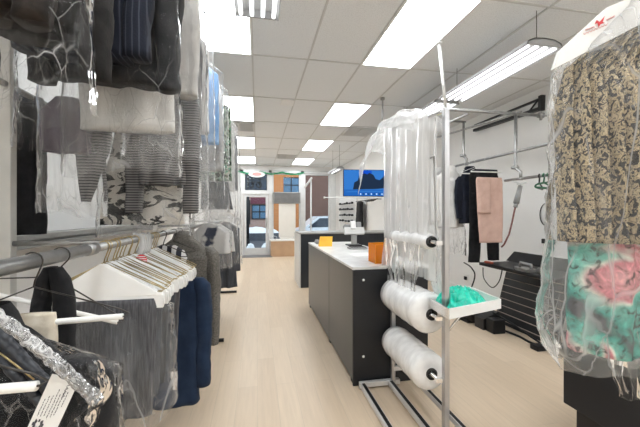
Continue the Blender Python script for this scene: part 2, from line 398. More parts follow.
def tag(o, label, cat, group=None, kind=None):
    o['label'] = label; o['category'] = cat
    if group: o['group'] = group
    if kind: o['kind'] = kind
    return o
def thing(name, label, cat, loc, group=None):
    o = D.objects.new(name, None); COL.objects.link(o); o.location = loc; o.empty_display_size = .05
    o['_o'] = list(Vector(loc)); return tag(o, label, cat, group)
def struct(o, label=None, cat=None):
    o['kind'] = 'structure'
    if label: o['label'] = label; o['category'] = cat
    return o
def dup(root, loc, label=None, group=None, rz=None):
    r = root.copy(); COL.objects.link(r); r.location = loc
    if rz is not None: r.rotation_euler.z = rz
    if label: r['label'] = label
    if group: r['group'] = group
    for ch in list(root.children):
        c = ch.copy(); COL.objects.link(c); c.parent = r
        for g in ch.children:
            d = g.copy(); COL.objects.link(d); d.parent = c
    return r
def yaw(c, a, tilt=0):
    """turn about the vertical (and tilt in its own plane) around c"""
    M = Matrix.Rotation(a, 4, 'Z') @ Matrix.Rotation(tilt, 4, 'Y'); c = Vector(c)
    return lambda p: M @ (Vector(p) - c) + c

# ================================================================== the room
XR, XF, YJ, YF, XL = 3.60, 2.85, 7.0, 11.2, -1.45
YB = -3.2
struct(MB().box(XL - .1, XR + .1, YB - .1, YF + .1, -.08, 0).build('floor', m_floor), 'pale oak plank floor running towards the shop window', 'floor')
# ceiling with its light openings
gx = lambda i: -.05 + .575 * i
gy = lambda j: 3.40 + 1.22 * j
lights = [(-1, -5), (2, -5), (5, -3), (5, -5), (-1, -1), (-1, 1), (-1, 3), (-1, 5), (2, -1), (2, 1), (2, 3), (2, 5), (-1, -3), (2, -3)]  # units behind the camera are unseen; back row and right column added as fill
cb = MB(); cb.box(XL - .1, XR + .1, YB - .1, YF + .1, CEIL + .012, CEIL + .1)
struct(cb.build('ceiling', m_tile), 'white speckled drop ceiling of rectangular tiles', 'ceiling')
tb = MB()
for i in range(-3, 8):
    x = gx(i)
    if XL < x < XR: tb.box(x - .009, x + .009, YB, YF, CEIL + .004, CEIL + .014)
for j in range(-6, 7):
    y = gy(j)
    if YB < y < YF: tb.box(XL, XR if y < YJ else XF, y - .009, y + .009, CEIL + .005, CEIL + .014)
struct(tb.build('trim_1', m_tbar), 'thin metal grid bars between the ceiling tiles', 'ceiling grid')
struct(MB().box(XL - .1, XL, YB, YF, 0, CEIL + .02).build('wall_left', m_wall), 'white wall behind the hanging clothes', 'wall')
struct(MB().box(XR, XR + .1, YB, YJ, 0, CEIL + .02).box(XF, XR + .1, YJ, YJ + .1, 0, CEIL + .02).box(XF, XF + .1, YJ + .1, YF, 0, CEIL + .02).build('wall_right', m_wall), 'white wall behind the pipe rack and the screen', 'wall')
struct(MB().box(XL, XR, YB - .1, YB, 0, CEIL + .02).build('wall_back', m_wall), 'white wall behind the camera', 'wall')
struct(MB().box(XR - .012, XR, YB, YJ, 0, .1).build('baseboard_right', m_white), 'white baseboard along the right wall', 'baseboard')
# storefront wall, door and windows
fx = [-.62, -.46, .37, .49, 1.46, 1.58, 2.50, 2.70]
wf = MB().box(XL, fx[0], YF, YF + .12, 0, CEIL + .02).box(fx[0], XF, YF, YF + .12, 2.86, CEIL + .02).box(fx[7], XF, YF, YF + .12, 0, 2.86)
struct(wf.build('wall_front', m_wall), 'white wall around the shop window', 'wall')
def frame_rect(mb, x0, x1, z0, z1, w, y0, y1):
    mb.box(x0, x0 + w, y0, y1, z0, z1); mb.box(x1 - w, x1, y0, y1, z0, z1); mb.box(x0 + w, x1 - w, y0, y1, z1 - w, z1); mb.box(x0 + w, x1 - w, y0, y1, z0, z0 + w)
st = MB()
for a, b in ((fx[0], fx[1]), (fx[2], fx[3]), (fx[4], fx[5]), (fx[6], fx[7])): st.box(a, b, YF - .06, YF + .1, 0, 2.86)
st.box(fx[0], fx[7], YF - .06, YF + .1, 2.78, 2.86)
struct(st.build('trim_2', m_alu), 'pale aluminium posts of the shop front', 'window frame')
def window(name, x0, x1, z0, z1, label):
    fr = MB(); frame_rect(fr, x0, x1, z0, z1, .05, YF - .02, YF + .06)
    o = struct(fr.build(name, m_alu), label, 'window')
    MB().box(x0 + .04, x1 - .04, YF + .016, YF + .024, z0 + .04, z1 - .04).build('pane', m_glass, o)
    return o
window('window_1', fx[3], fx[4], .45, 2.78, 'middle shop window with the pale panel standing in it')
window('window_2', fx[5], fx[6], .45, 2.78, 'right shop window facing a parked white car')
window('window_3', fx[1], fx[2], 2.13, 2.78, 'transom window above the glass door')
dr = MB(); frame_rect(dr, fx[1] + .01, fx[2] - .01, .02, 2.05, .085, YF - .02, YF + .04); dr.box(fx[1] + .1, fx[2] - .1, YF - .01, YF + .03, .1, .24)
dd = struct(dr.build('door_1', m_alu), 'glass entrance door in a pale metal frame', 'door')
MB().box(fx[1] + .09, fx[2] - .09, YF + .006, YF + .014, .24, 1.97).build('pane', m_glass, dd)
MB().tube([(fx[2] - .06, YF - .06, .95), (fx[2] - .06, YF - .06, 1.25)], .012).box(fx[2] - .07, fx[2] - .05, YF - .06, YF - .01, .97, .99).box(fx[2] - .07, fx[2] - .05, YF - .06, YF - .01, 1.21, 1.23).build('door_handle', m_steelgrey, dd)
struct(MB().box(fx[3], fx[6], YF - .04, YF + .1, 0, .45).build('wall_sill', m_wall), 'low white wall under the shop windows', 'wall')
struct(MB().box(fx[1], fx[2], YF - .06, YF + .1, 2.05, 2.13).build('trim_3', m_alu), 'metal bar between the door and its transom', 'window frame')
tag(MB().box(fx[1] - .05, fx[2] + .12, YF - .55, YF - .1, 0, .012, bev=.003).build('door_mat', m_vent, loc=((fx[1] + fx[2]) / 2, YF - .3, 0)) if False else MB().box(fx[1] - .02, fx[2] + .1, YF - .62, YF - .08, 0, .014).build('door_mat', m_vent), 'dark grey mat on the floor inside the glass door', 'mat')

# ------------------------------------------------------------------ outdoors
struct(MB().box(-14, 16, YF + .12, 40, -.22, -.12).build('ground_outside', m_asph), 'dark wet street outside the shop window', 'street')
struct(MB().box(-14, 16, YF + .1, YF + 2.4, -.12, -.01).build('ground_pavement', solid('pale_concrete', (.42, .43, .45), .7, var=.12, nscale=1.5)), 'pale pavement outside the shop door', 'pavement')
YS = 20.0
m_or = brickwork('orange_brick', (.56, .20, .06), (.64, .25, .08), (.46, .22, .11))
m_br = brickwork('brown_brick', (.17, .085, .06), (.22, .11, .08), (.14, .10, .09))
m_pk = brickwork('pinkish_brick', (.40, .24, .20), (.47, .30, .25), (.40, .33, .3))
bl = thing('brick_building', 'orange and brown brick building across the street', 'building', (2.0, YS, 0))
MB().box(-8, .75, YS + .1, YS + 1, -.1, 7).build('wall', m_pk, bl)
MB().box(.75, 1.55, YS - .1, YS + 1, -.1, 7).box(1.55, 2.62, YS, YS + 1, -.1, 7).build('pier', m_or, bl)
MB().box(2.62, 12, YS + .05, YS + 1, -.1, 7).build('shuttered_wall', m_br, bl)
def bwin(x0, x1, z0, z1, y, mg, cols=2):
    f = MB(); frame_rect(f, x0, x1, z0, z1, .06, y - .06, y + .02); f.box(x0, x1, y - .05, y, (z0 + z1) / 2 - .03, (z0 + z1) / 2 + .03)
    for i in range(1, cols): xx = x0 + (x1 - x0) * i / cols; f.box(xx - .03, xx + .03, y - .05, y, z0, z1)
    w = f.build('window', m_blackmetal, bl); MB().box(x0 + .03, x1 - .03, y - .02, y + .01, z0 + .03, z1 - .03).build('pane', mg, w)
bwin(1.50, 2.56, 2.65, 3.62, YS, m_bluglass)
bwin(-.75, .60, 2.75, 4.2, YS + .1, m_dkglass, 3)
bwin(-.35, .62, 1.05, 1.95, YS + .1, m_bluglass, 2)
bwin(-.72, -.42, .75, 2.2, YS + .1, m_dkglass, 1)
bwin(-3.2, -1.2, 2.75, 4.2, YS + .1, m_bluglass, 3)
MB().box(-.4, .66, YS - .02, YS + .1, 1.98, 2.35).build('fascia', solid('maroon_board', (.14, .03, .05), .5), bl)
bwin(5.2, 6.4, 2.65, 3.6, YS + .05, m_bluglass)
def snow_bank(x0, x1, y0, y1, h, seed, nm, label, zb=-.14):
    def fn(u, v):
        b = math.sin(PI * u) ** .4 * math.sin(PI * v) ** .6
        x = x0 + (x1 - x0) * u; y = y0 + (y1 - y0) * v
        return (x, y, zb + h * b * (.75 + .5 * noise.noise(Vector((x * 2.1, y * 2.1, seed)))))
    o = MB().sheet(fn, 40, 10).box(x0 + .1, x1 - .1, y0 + .1, y1 - .1, zb, zb + .04).build(nm, m_snow)
    return tag(o, label, 'snow', kind='stuff')
tag(MB().box(-6, 1.3, 18.6, 19.7, -.2, .30, bev=.03).build('snow_base', m_asph), 'low dark base added under the far snow bank', 'snow_base')  # made-up dark base, put in to lift the far snow bank
snow_bank(-5.5, 1.25, 18.65, 19.65, .50, 1, 'snow', 'long snow bank along the far pavement', .29)
snow_bank(.62, 2.0, 12.0, 12.9, .42, 4, 'snow', 'low heap of snow outside the middle shop window')
def car(name, x, y, mb_, label, L=4.4, rz=0):
    r = thing(name, label, 'car', (x, y, -.12))
    tf = yaw((x, y, 0), rz)
    prof = [(-L / 2, .32), (-L / 2 + .02, .75), (-L / 2 + .9, .86), (-L / 2 + 1.55, 1.38), (.95, 1.42), (1.75, .98), (L / 2 - .05, .9), (L / 2, .35)]
    z0 = -.12
    MB().prism([tf((x + a, y - .85, z0 + b)) for a, b in prof], tf((x, y + .85, 0)) - tf((x, y - .85, 0))).build('body', mb_, r)
    gl = [(-L / 2 + 1.12, .92), (-L / 2 + 1.62, 1.32), (.88, 1.35), (1.5, .98)]
    MB().prism([tf((x + a, y - .865, z0 + b)) for a, b in gl], tf((x, y + .865, 0)) - tf((x, y - .865, 0))).build('side_windows', m_dkglass, r)
    for sx in (-1.35, 1.35):
        for sy in (-.72, .72):
            w = MB(); w.lathe_y((x + sx, y + sy, z0 + .32), [(-.1, .01), (-.1, .2), (-.1, .32), (.1, .32), (.1, .01)], 20)
            w.v = [tf(p) for p in w.v]; w.build('wheel', m_black, r)
car('car', 3.2, 14.6, solid('white_car_paint', (.72, .76, .82), .2), 'white car parked outside the right shop window')
car('car', -2.6, 16.2, solid('dark_car_paint', (.05, .06, .08), .2), 'dark car parked across from the entrance door')
for k, (xx, yy, lab) in enumerate(((-.26, 12.35, 'white filled sack outside the glass door, left of two'), (.30, 12.5, 'white filled sack outside the glass door, right of two'))):
    b = MB().loft([(.30, xx, .02, yy, .02), (.27, xx, .08, yy, .08), (.14, xx, .15, yy, .14), (0, xx, .14, yy, .13)], 24, 12, seed=40 + k, a1=.02, na=.03, nf=5)
    tag(b.build('sack', m_snow), lab, 'sack')
# street lamp post and things in the window
tag(MB().tube([(-.42, 15.2, -.12), (-.42, 15.2, 3.8)], .06).box(-.5, -.34, 15.1, 15.3, -.12, .25).tube([(-.42, 15.2, 3.2), (-.1, 15.2, 3.35)], .03).tube([(-.1, 15.2, 3.25), (-.1, 15.2, 3.05)], .10).build('street_lamp', m_blackmetal), 'dark street lamp post seen through the entrance door', 'street lamp')
gb = MB()
rg = random.Random(3); pts = []
for i in range(60):
    u = i / 59; x = fx[0] + u * (1.55 - fx[0]); pts.append((x, YF - .1, 2.80 - .07 * abs(math.sin(u * 9.4))))
gb.tube(pts, .02, 6)
for i in range(320):
    p = Vector(rg.choice(pts)) + Vector((rg.uniform(-.02, .02), 0, 0)); d = Vector((rg.gauss(0, 1), rg.gauss(0, .7), rg.gauss(0, 1))).normalized() * .055
    s = d.cross(Vector((0, 1, .2))).normalized() * .008
    gb.add([p - s, p + s, p + d], [[0, 1, 2]])
tag(gb.build('garland', m_garland), 'thin green garland along the top of the shop front', 'garland')
sg = thing('hanging_sign', 'white and pink oval sign hanging over the door transom', 'sign', (-.02, YF - .16, 2.62))
op = [(-.02 + .27 * math.cos(a), YF - .16, 2.70 + .1 * math.sin(a)) for a in [2 * PI * i / 28 for i in range(28)]]
MB().prism(op, (0, .02, 0)).tube([(-.15, YF - .15, 2.78), (-.15, YF - .15, 2.86)], .004).tube([(.11, YF - .15, 2.78), (.11, YF - .15, 2.86)], .004).build('board', m_white, sg)
MB().prism([(-.02 + .15 * math.cos(a), YF - .163, 2.70 + .055 * math.sin(a)) for a in [2 * PI * i / 24 for i in range(24)]], (0, .002, 0)).build('emblem', m_pink, sg)
wd = MB()
for cx_ in (-.20, .06):
    wd.tube([(cx_ + .085 * math.cos(a), YF - .05, 2.36 + .085 * math.sin(a)) for a in [2 * PI * i / 20 for i in range(21)]], .018, 6)
wd.tube([(-.2, YF - .05, 2.36), (-.10, YF - .05, 2.47), (.03, YF - .05, 2.46), (.06, YF - .05, 2.36)], .016, 6).tube([(-.10, YF - .05, 2.47), (-.06, YF - .05, 2.36), (.03, YF - .05, 2.46)], .014, 6)
tag(wd.build('window_ornament', m_black), 'black two ring ornament in the transom above the door', 'ornament')
ac = thing('air_conditioner', 'grey louvred unit set high in the middle shop window', 'air conditioner', (.93, YF - .12, 1.74))
MB().box(.52, 1.42, YF - .30, YF + .1, 1.74, 2.11, bev=.01).build('casing', m_steelgrey, ac)
lv = MB()
for i in range(8): lv.box(.55, 1.39, YF - .315, YF - .295, 1.77 + i * .041, 1.795 + i * .041)
lv.build('louvre', m_vent, ac)
tag(MB().box(.70, 1.26, YF - .26, YF - .22, .60, 1.73, bev=.004).box(.75, 1.2, YF - .4, YF - .1, .545, .60).build('display_stand', m_poly), 'tall cream panel standing in the middle shop window', 'panel')
db = thing('display_box', 'tan wooden display box under the middle shop window', 'display box', (.88, 10.95, 0))
MB().box(.43, 1.34, 10.68, 11.12, 0, .50, bev=.006).build('box_body', m_wood, db)
MB().box(.41, 1.36, 10.66, 11.14, .50, .545, bev=.004).build('top', m_white, db)
def blob(c, r, seed, rough=.3, n=14):
    bm = bmesh.new(); bmesh.ops.create_icosphere(bm, subdivisions=3, radius=1); vs = []
    for v in bm.verts:
        d = 1 + rough * noise.noise(v.co * 2.2 + Vector((seed, seed * .3, 0))) + rough * .4 * noise.noise(v.co * 5.5 + Vector((seed, 0, seed)))
        vs.append(Vector((c[0] + r[0] * v.co.x * d, c[1] + r[1] * v.co.y * d, c[2] + r[2] * v.co.z * d)))
    bm.verts.index_update(); fs = [[v.index for v in f.verts] for f in bm.faces]; bm.free(); return vs, fs
for k, (xx, lab) in enumerate(((.52, 'crumpled clear bag left on the wooden display box'), (1.29, 'crumpled clear bag right on the wooden display box'))):
    tag(MB().add(*blob((xx, 10.8, .60), (.12, .1, .065), k + 2), smooth=True).build('plastic_bag', m_film_crisp), lab, 'plastic bag')

# ================================================================== ceiling things
def make_troffer():
    r = thing('ceiling_light', '', 'ceiling light', (0, 0, CEIL))
    f = MB(); 
    f.box(-.287, -.270, -.61, .61, -.004, .012); f.box(.270, .287, -.61, .61, -.004, .012); f.box(-.27, .27, -.61, -.59, -.004, .012); f.box(-.27, .27, .59, .61, -.004, .012)
    o = f.build('frame', m_white); o.parent = r
    o = MB().box(-.27, .27, -.59, .59, .0, .008).build('diffuser', m_lens); o.parent = r
    return r
tl = {(-1, -5): 'added fill ceiling light, unseen, at the back wall on the left', (2, -5): 'added fill ceiling light, unseen, at the back wall on the right', (5, -3): 'added fill ceiling light, unseen, behind the camera near the right wall', (5, -5): 'added fill ceiling light, unseen, in the back right corner', (-1, -1): 'bright rectangular ceiling light above the bagged clothes, largest on the left', (-1, 1): 'bright rectangular ceiling light second from near in the left column', (-1, 3): 'bright rectangular ceiling light just beyond the ceiling return vent',
      (-1, 5): 'bright rectangular ceiling light over the entrance door', (2, -1): 'bright rectangular ceiling light beside the hanging tube lamp, largest on the right', (2, 1): 'bright rectangular ceiling light beside the thin drop rod with camera',
      (2, 3): 'bright rectangular ceiling light third from near in the right column', (2, 5): 'bright rectangular ceiling light nearest the shop window in the right column',
      (-1, -3): 'unseen rectangular ceiling light behind the camera on the left', (2, -3): 'unseen rectangular ceiling light behind the camera on the right'}
t0 = None
for (i, j) in lights:
    p = (gx(i) + .2875, gy(j) + .61, CEIL)
    if t0 is None: t0 = make_troffer(); o = t0; o.location = p
    else: o = dup(t0, p)
    o['label'] = tl[(i, j)]; o['group'] = 'rectangular ceiling lights'; o['_o'] = list(p)
def vent(cx, cy, w, l, label):
    r = thing('ceiling_vent', label, 'vent', (cx, cy, CEIL), 'ceiling vents')
    f = MB(); h, g = w / 2, l / 2
    f.box(cx - h, cx + h, cy - g, cy - g + .03, CEIL - .008, CEIL + .01).box(cx - h, cx + h, cy + g - .03, cy + g, CEIL - .008, CEIL + .01).box(cx - h, cx - h + .03, cy - g, cy + g, CEIL - .008, CEIL + .01).box(cx + h - .03, cx + h, cy - g, cy + g, CEIL - .008, CEIL + .01)
    f.box(cx - .015, cx + .015, cy - g, cy + g, CEIL - .006, CEIL + .01)
    f.build('frame', m_tbar, r)
    s = MB(); n = 11
    for k in range(n): y = cy - g + .05 + (l - .1) * k / (n - 1); s.box(cx - h + .03, cx + h - .03, y - .012, y + .012, CEIL - .004, CEIL + .003)
    s.build('slats', m_tbar, r)
    MB().box(cx - h + .02, cx + h - .02, cy - g + .02, cy + g - .02, CEIL + .006, CEIL + .0115).build('backing', m_vent, r)
vent(gx(3) + .2875, 6.22, .56, .60, 'square ceiling vent on the right, beyond the drop rod')
vent(gx(-1) + .2875, 6.24, .56, .60, 'square ceiling return vent on the left between two lights')
vent(gx(1) + .2875, 9.3, .56, .60, 'small square ceiling vent furthest away, near the shop window')
tag(MB().box(.33, .52, 4.62, 4.86, CEIL - .012, CEIL + .008, bev=.004).build('ceiling_speaker', m_white), 'small pale square plate on the ceiling in mid room', 'ceiling plate')
def shop_light(x, y0, y1, z, n, w, label, name='hanging_lamp', wires=True):
    r = thing(name, label, 'lamp', (x, (y0 + y1) / 2, z))
    h = MB(); xs = [(-w, .0), (-w * .92, .03), (-w * .55, .055), (0, .062), (w * .55, .055), (w * .92, .03), (w, .0)]
    poly = [(x + a, y0, z + b) for a, b in xs] + [(x + a * .96, y0, z + b - .008) for a, b in xs[::-1]]
    h.prism(poly, (0, y1 - y0, 0))
    for yy in (y0, y1 - .012): h.prism([(x + a, yy, z + b) for a, b in xs], (0, .012, 0))
    h.build('reflector', m_reflect, r)
    for k in range(n):
        tx = x - w + 2 * w * (k + .5) / n
        MB().tube([(tx, y0 + .03, z + .008), (tx, y1 - .03, z + .004)], .0145, 10).build('tube', m_tubelit, r)
    if wires:
        for yy in (y0 + .08, y1 - .12):
            MB().tube([(x, yy, CEIL + .01), (x, yy, z + .055)], .003, 6).build('hanging_wire', m_wire, r)
    return r
shop_light(2.19, 2.16, 3.42, 2.70, 4, .165, 'long four tube lamp hung on wires above the pipe rack')
shop_light(2.19, 3.5, 4.76, 2.70, 4, .165, 'second tube lamp hung in line, half behind the film')
shop_light(-.0, 1.16, 2.44, 2.83, 4, .155, 'four tube lamp close to the ceiling, cut by the top of the picture')
p = at(340, 171, Y=8); shop_light(1.9, 7.4, 8.3, 2.44, 1, .10, 'small hanging lamp far off beside the screen')
cm = thing('ceiling_camera', 'small black camera at the end of a thin rod under the ceiling', 'camera', (1.72, 4.33, CEIL))
MB().tube([(1.72, 4.33, CEIL + .01), (1.72, 4.33, 2.46)], .011).tube([(1.72, 4.33, CEIL + .01), (1.72, 4.33, CEIL - .02)], .03).build('drop_rod', m_steelgrey, cm)
MB().tube([(1.72, 4.33, 2.47), (1.60, 4.34, 2.40)], .010).box(1.55, 1.63, 4.29, 4.39, 2.36, 2.42, bev=.01).build('camera_body', m_black, cm)

# ================================================================== counters
CX0, CX1, CY0, CY1, CZ = .760, 1.42, 2.55, 4.88, .965
ct = thing('counter', 'long charcoal shop counter with a pale grey top', 'counter', (1.08, 3.7, 0))
MB().box(CX0 + .012, CX1, CY0 + .02, CY1 - .01, .05, CZ - .022).build('body', m_blacklam, ct)
mid = (CY0 + CY1) / 2 - .45
MB().box(CX0, CX0 + .014, CY0 + .012, 3.45, .045, CZ - .024, bev=.003).build('front_panel', m_charcoal, ct)
MB().box(CX0, CX0 + .014, 3.456, CY1, .045, CZ - .024, bev=.003).build('front_panel', m_charcoal, ct)
MB().box(CX0 + .002, CX1, CY0, CY0 + .022, 0, CZ - .022, bev=.002).build('end_panel', m_blacklam, ct)
for zz in (.885, .235):
    q = at(363.5, 279.5 if zz > .5 else 356, Y=CY0)
    MB().lathe_y((q.x, CY0, q.z), [(-.004, .0005), (-.004, .009), (.002, .011), (.004, .011)], 14).build('screw_cap', m_white, ct)
MB().box(CX0 - .004, CX1 + .01, CY0 - .006, CY1 + .01, CZ - .022, CZ, bev=.003).build('worktop', m_counter, ct)
for yy in (CY0 + .05, 3.45, CY1 - .08): MB().box(CX0 + .01, CX0 + .06, yy, yy + .05, 0, .05).build('foot', m_black, ct)
# far counter
fc = thing('reception_counter', 'dark grey counter standing across behind the long one', 'counter', (1.7, 6.3, 0))
MB().box(.80, 2.80, 6.10, 6.13, 0, 1.01, bev=.003).build('front_panel', m_charcoal, fc)
MB().box(.775, .80, 6.10, 6.95, 0, 1.01, bev=.003).build('end_panel', m_greylam, fc)
MB().box(.80, 2.80, 6.13, 6.70, .05, 1.0).build('body', m_blacklam, fc)
MB().box(.77, 2.82, 6.08, 6.75, 1.01, 1.04, bev=.004).build('worktop', m_steelgrey, fc)
# on the long counter
ob = thing('acrylic_box', 'see-through orange box on the near end of the counter', 'box', (1.07, 2.74, CZ))
a = MB(); a.box(1.00, 1.004, 2.68, 2.86, CZ, CZ + .165).box(1.136, 1.14, 2.68, 2.86, CZ, CZ + .165).box(1.004, 1.136, 2.68, 2.684, CZ, CZ + .165).box(1.004, 1.136, 2.856, 2.86, CZ, CZ + .165).box(1.004, 1.136, 2.684, 2.856, CZ, CZ + .004)
a.build('walls', m_orange, ob)
e = MB(); frame_rect(e, .999, 1.141, CZ, CZ + .168, .005, 2.679, 2.685); frame_rect(e, .999, 1.141, CZ, CZ + .168, .005, 2.855, 2.861)
e.build('edges', m_orange_edge, ob)
MB().box(1.06, 1.13, 2.70, 2.84, CZ + .005, CZ + .10).build('card_stack', m_orange_edge, ob)
yh = at(326, 246, z=CZ)
tf = yaw((yh.x, yh.y, 0), -.1)
yl = MB().prism([tf(q) for q in ((yh.x - .09, yh.y, CZ), (yh.x - .07, yh.y + .10, CZ + .125), (yh.x - .07, yh.y + .112, CZ + .125), (yh.x - .09, yh.y + .15, CZ))], tf((.17, 0, 0)) - tf((0, 0, 0)))
tag(yl.build('card_stand', m_yellow), 'bright yellow slanted card on the far end of the counter', 'card stand')
ty = thing('payment_terminal', 'pale payment terminal on a grey post on the counter', 'terminal', (1.27, 4.25, CZ))
MB().box(1.19, 1.37, 4.16, 4.36, CZ, CZ + .018, bev=.005).build('base', m_black, ty)
MB().box(1.25, 1.32, 4.24, 4.29, CZ + .018, CZ + .155, bev=.008).build('post', m_steelgrey, ty)
tf = lambda p: Matrix.Translation((1.28, 4.24, CZ + .2)) @ Matrix.Rotation(-.35, 4, 'X') @ Vector(p)
MB().box(-.14, .14, -.02, .02, -.05, .05, bev=.010, tf=tf).build('screen_back', m_greylam, ty)
MB().box(-.13, .03, .0, .08, .05, .10, bev=.01, tf=tf).box(.05, .12, .02, .07, .05, .14, bev=.012, tf=tf).build('printer', m_greyplastic, ty)
MB().box(-.05, .02, -.045, -.02, .02, .13, bev=.006, tf=tf).build('card_reader', m_white, ty)
kp = thing('card_keypad', 'flat dark keypad lying on the counter before the terminal', 'keypad', (1.20, 3.9, CZ))
MB().box(1.10, 1.32, 3.80, 3.95, CZ, CZ + .022, bev=.006).build('casing', m_greyplastic, kp)
kb = MB()
for i in range(6):
    for j in range(3): kb.box(1.115 + i * .033, 1.14 + i * .033, 3.815 + j * .042, 3.845 + j * .042, CZ + .022, CZ + .028)
kb.build('keys', m_black, kp)
tag(MB().box(.97, 1.22, 3.2, 3.42, CZ, CZ + .003, tf=yaw((1.1, 3.3, 0), .2)).build('paper', m_paper), 'sheet of white paper lying flat on the counter', 'paper')
sp = at(317, 241, z=CZ)
tag(MB().box(sp.x - .09, sp.x - .03, 4.55, 4.72, CZ, CZ + .04, bev=.008).box(sp.x - .085, sp.x - .035, 4.57, 4.7, CZ + .04, CZ + .055, bev=.005).build('stapler', m_greyplastic), 'small dark stapler beside the yellow card', 'stapler')

# far corner: upright, rod, screen, board, hanging coat
up = thing('display_upright', 'thin white upright pole with a cross rod behind the counter', 'pole', (1.18, 7.1, 0))
q = at(311, 178, Y=7.1); z_rod = at(330, 197, Y=7.1).z
MB().tube([(q.x, 7.1, 0), (q.x, 7.1, q.z)], .018).build('pole', m_alu, up)
MB().tube([(q.x, 7.1, .0), (q.x, 7.1, .03)], .14, 18).build('base', m_alu, up)
MB().tube([(q.x - .14, 7.1, q.z - .2), (q.x + .02, 7.1, q.z + .02)], .022).build('slanted_bar', m_white, up)  # short slanted white bar near the pole top
q2 = at(323, 197, Y=7.1); q3 = at(349, 197, Y=7.1)
wr = thing('wall_rod', 'thin white rod sticking out below the blue screen', 'rod', (2.8, 7.6, q2.z))
MB().tube([(1.56, 7.6, at(323, 197, Y=7.6).z), (2.85, 7.6, at(323, 197, Y=7.6).z)], .011).build('rod', m_white, wr)
MB().add(*blob((1.56, 7.6, at(323, 197, Y=7.6).z), (.025, .025, .03), 1, 0), smooth=True).build('end_knob', m_poly, wr)
TV0, TV1, TY0, TY1, TZ0, TZ1 = 1.78, 2.74, 6.64, 6.56, 1.77, 2.315
tv = thing('television', 'flat screen showing a dark rocky hill over blue water', 'television', (2.26, 6.6, TZ0))
a = math.atan2(TY1 - TY0, TV1 - TV0); W = math.hypot(TV1 - TV0, TY1 - TY0)
tvm = Matrix.Translation((TV0, TY0, TZ0)) @ Matrix.Rotation(a, 4, 'Z')
T = lambda p: tvm @ Vector(p); hh = TZ1 - TZ0
MB().box(-.012, W + .012, .0, .045, -.012, hh + .012, bev=.006, tf=T).build('casing', m_black, tv)
e_sky = emit('screen_sky', (.025, .13, .40), .9); e_deep = emit('screen_deep_blue', (.006, .06, .45), .8); e_hill = emit('screen_hill', (.012, .024, .05), .8); e_sea = emit('screen_sea', (.015, .10, .36), .8); e_pale = emit('screen_pale', (.45, .62, .85), .9)
sb = MB()
sb.prism([T((0, -.002, hh * .25)), T((W, -.002, hh * .25)), T((W, -.002, hh)), T((0, -.002, hh))], T((0, .002, 0)) - T((0, 0, 0)), 0)
sb.prism([T((0, -.002, 0)), T((W, -.002, 0)), T((W, -.002, hh * .25)), T((0, -.002, hh * .25))], T((0, .002, 0)) - T((0, 0, 0)), 3)
sb.prism([T((W * .33, -.0024, hh * .84)), T((W * .62, -.0024, hh * .84)), T((W * .62, -.0024, hh * .98)), T((W * .36, -.0024, hh * .98))], T((0, .001, 0)) - T((0, 0, 0)), 1)
hl = [(.20, .25), (.23, .52), (.31, .60), (.34, .80), (.40, .78), (.44, .88), (.52, .84), (.57, .90), (.66, .82), (.71, .66), (.80, .62), (.9, .78), (1.0, .84), (1.0, .32), (.7, .27)]
sb.prism([T((W * u, -.0028, hh * v)) for u, v in hl], T((0, .001, 0)) - T((0, 0, 0)), 2)
sb.prism([T((W * .0, -.003, hh * .14)), T((W * .97, -.003, hh * .17)), T((W * .97, -.003, hh * .20)), T((W * .1, -.003, hh * .18))], T((0, .001, 0)) - T((0, 0, 0)), 0)
sb.prism([T((W * .9, -.0032, hh * .42)), T((W, -.0032, hh * .44)), T((W, -.0032, hh * .52)), T((W * .94, -.0032, hh * .50))], T((0, .001, 0)) - T((0, 0, 0)), 4)
for k in range(9): sb.prism([T((W * (.36 + .06 * k), -.0032, hh * .05)), T((W * (.385 + .06 * k), -.0032, hh * .05)), T((W * (.385 + .06 * k), -.0032, hh * .10)), T((W * (.36 + .06 * k), -.0032, hh * .10))], T((0, .001, 0)) - T((0, 0, 0)), 2 if k % 2 else 4)
sb.build('screen', [e_sky, e_deep, e_hill, e_sea, e_pale], tv)
MB().tube([(2.4, 6.64, 2.05), (2.6, 6.85, 2.05), (2.6, 7.0, 2.05)], .022).box(2.5, 2.7, 6.62, 6.66, 1.95, 2.15).tube([(2.6, 6.85, 2.05), (2.86, 7.02, 2.05)], .022).build('wall_arm', m_black, tv)
# board with dark rows on the far right wall
rb = thing('display_rack', 'white wall rack with rows of small dark items beneath the screen', 'rack', (2.83, 9.9, .95))
MB().box(2.80, 2.85, 9.1, 10.9, .85, 1.85).build('back_board', m_white, rb)
k = 0
for zz, c in ((1.68, 6), (1.50, 7), (1.32, 6), (1.14, 5)):
    MB().box(2.70, 2.80, 9.15, 10.85, zz - .012, zz).build('shelf', m_white, rb)
    for i in range(c):
        y = 9.3 + i * 1.4 / (c - 1)
        h = [.07, .055, .08, .06, .05, .075, .065][(i + k) % 7]
        d = MB().add(*blob((2.74, y, zz + h * .5), (.04, .085, h * .5), i + k, .25), smooth=True)
        tag(d.build('folded_garment', m_black), 'small dark folded item on the white wall rack under the screen', 'folded item', 'dark items on the white wall rack')
    k += 3
MB().box(2.83, 2.85, 8.0, 8.9, 1.79, 1.83)
hk = thing('coat_rail', 'short dark rail with hooks on the wall under the screen', 'rail', (2.8, 7.9, 1.75))
z_h = 1.74
MB().tube([(2.74, 7.2, z_h), (2.74, 8.9, z_h)], .012).tube([(2.74, 7.25, z_h), (2.85, 7.25, z_h)], .01).tube([(2.74, 8.85, z_h), (2.85, 8.85, z_h)], .01).build('rail', m_blackmetal, hk)
for i in range(5):
    y = 7.3 + i * .12
    MB().tube([(2.74, y, z_h - .01), (2.66, y, z_h - .05), (2.62, y, z_h)], .008, 6).build('hook', m_blackmetal, hk)
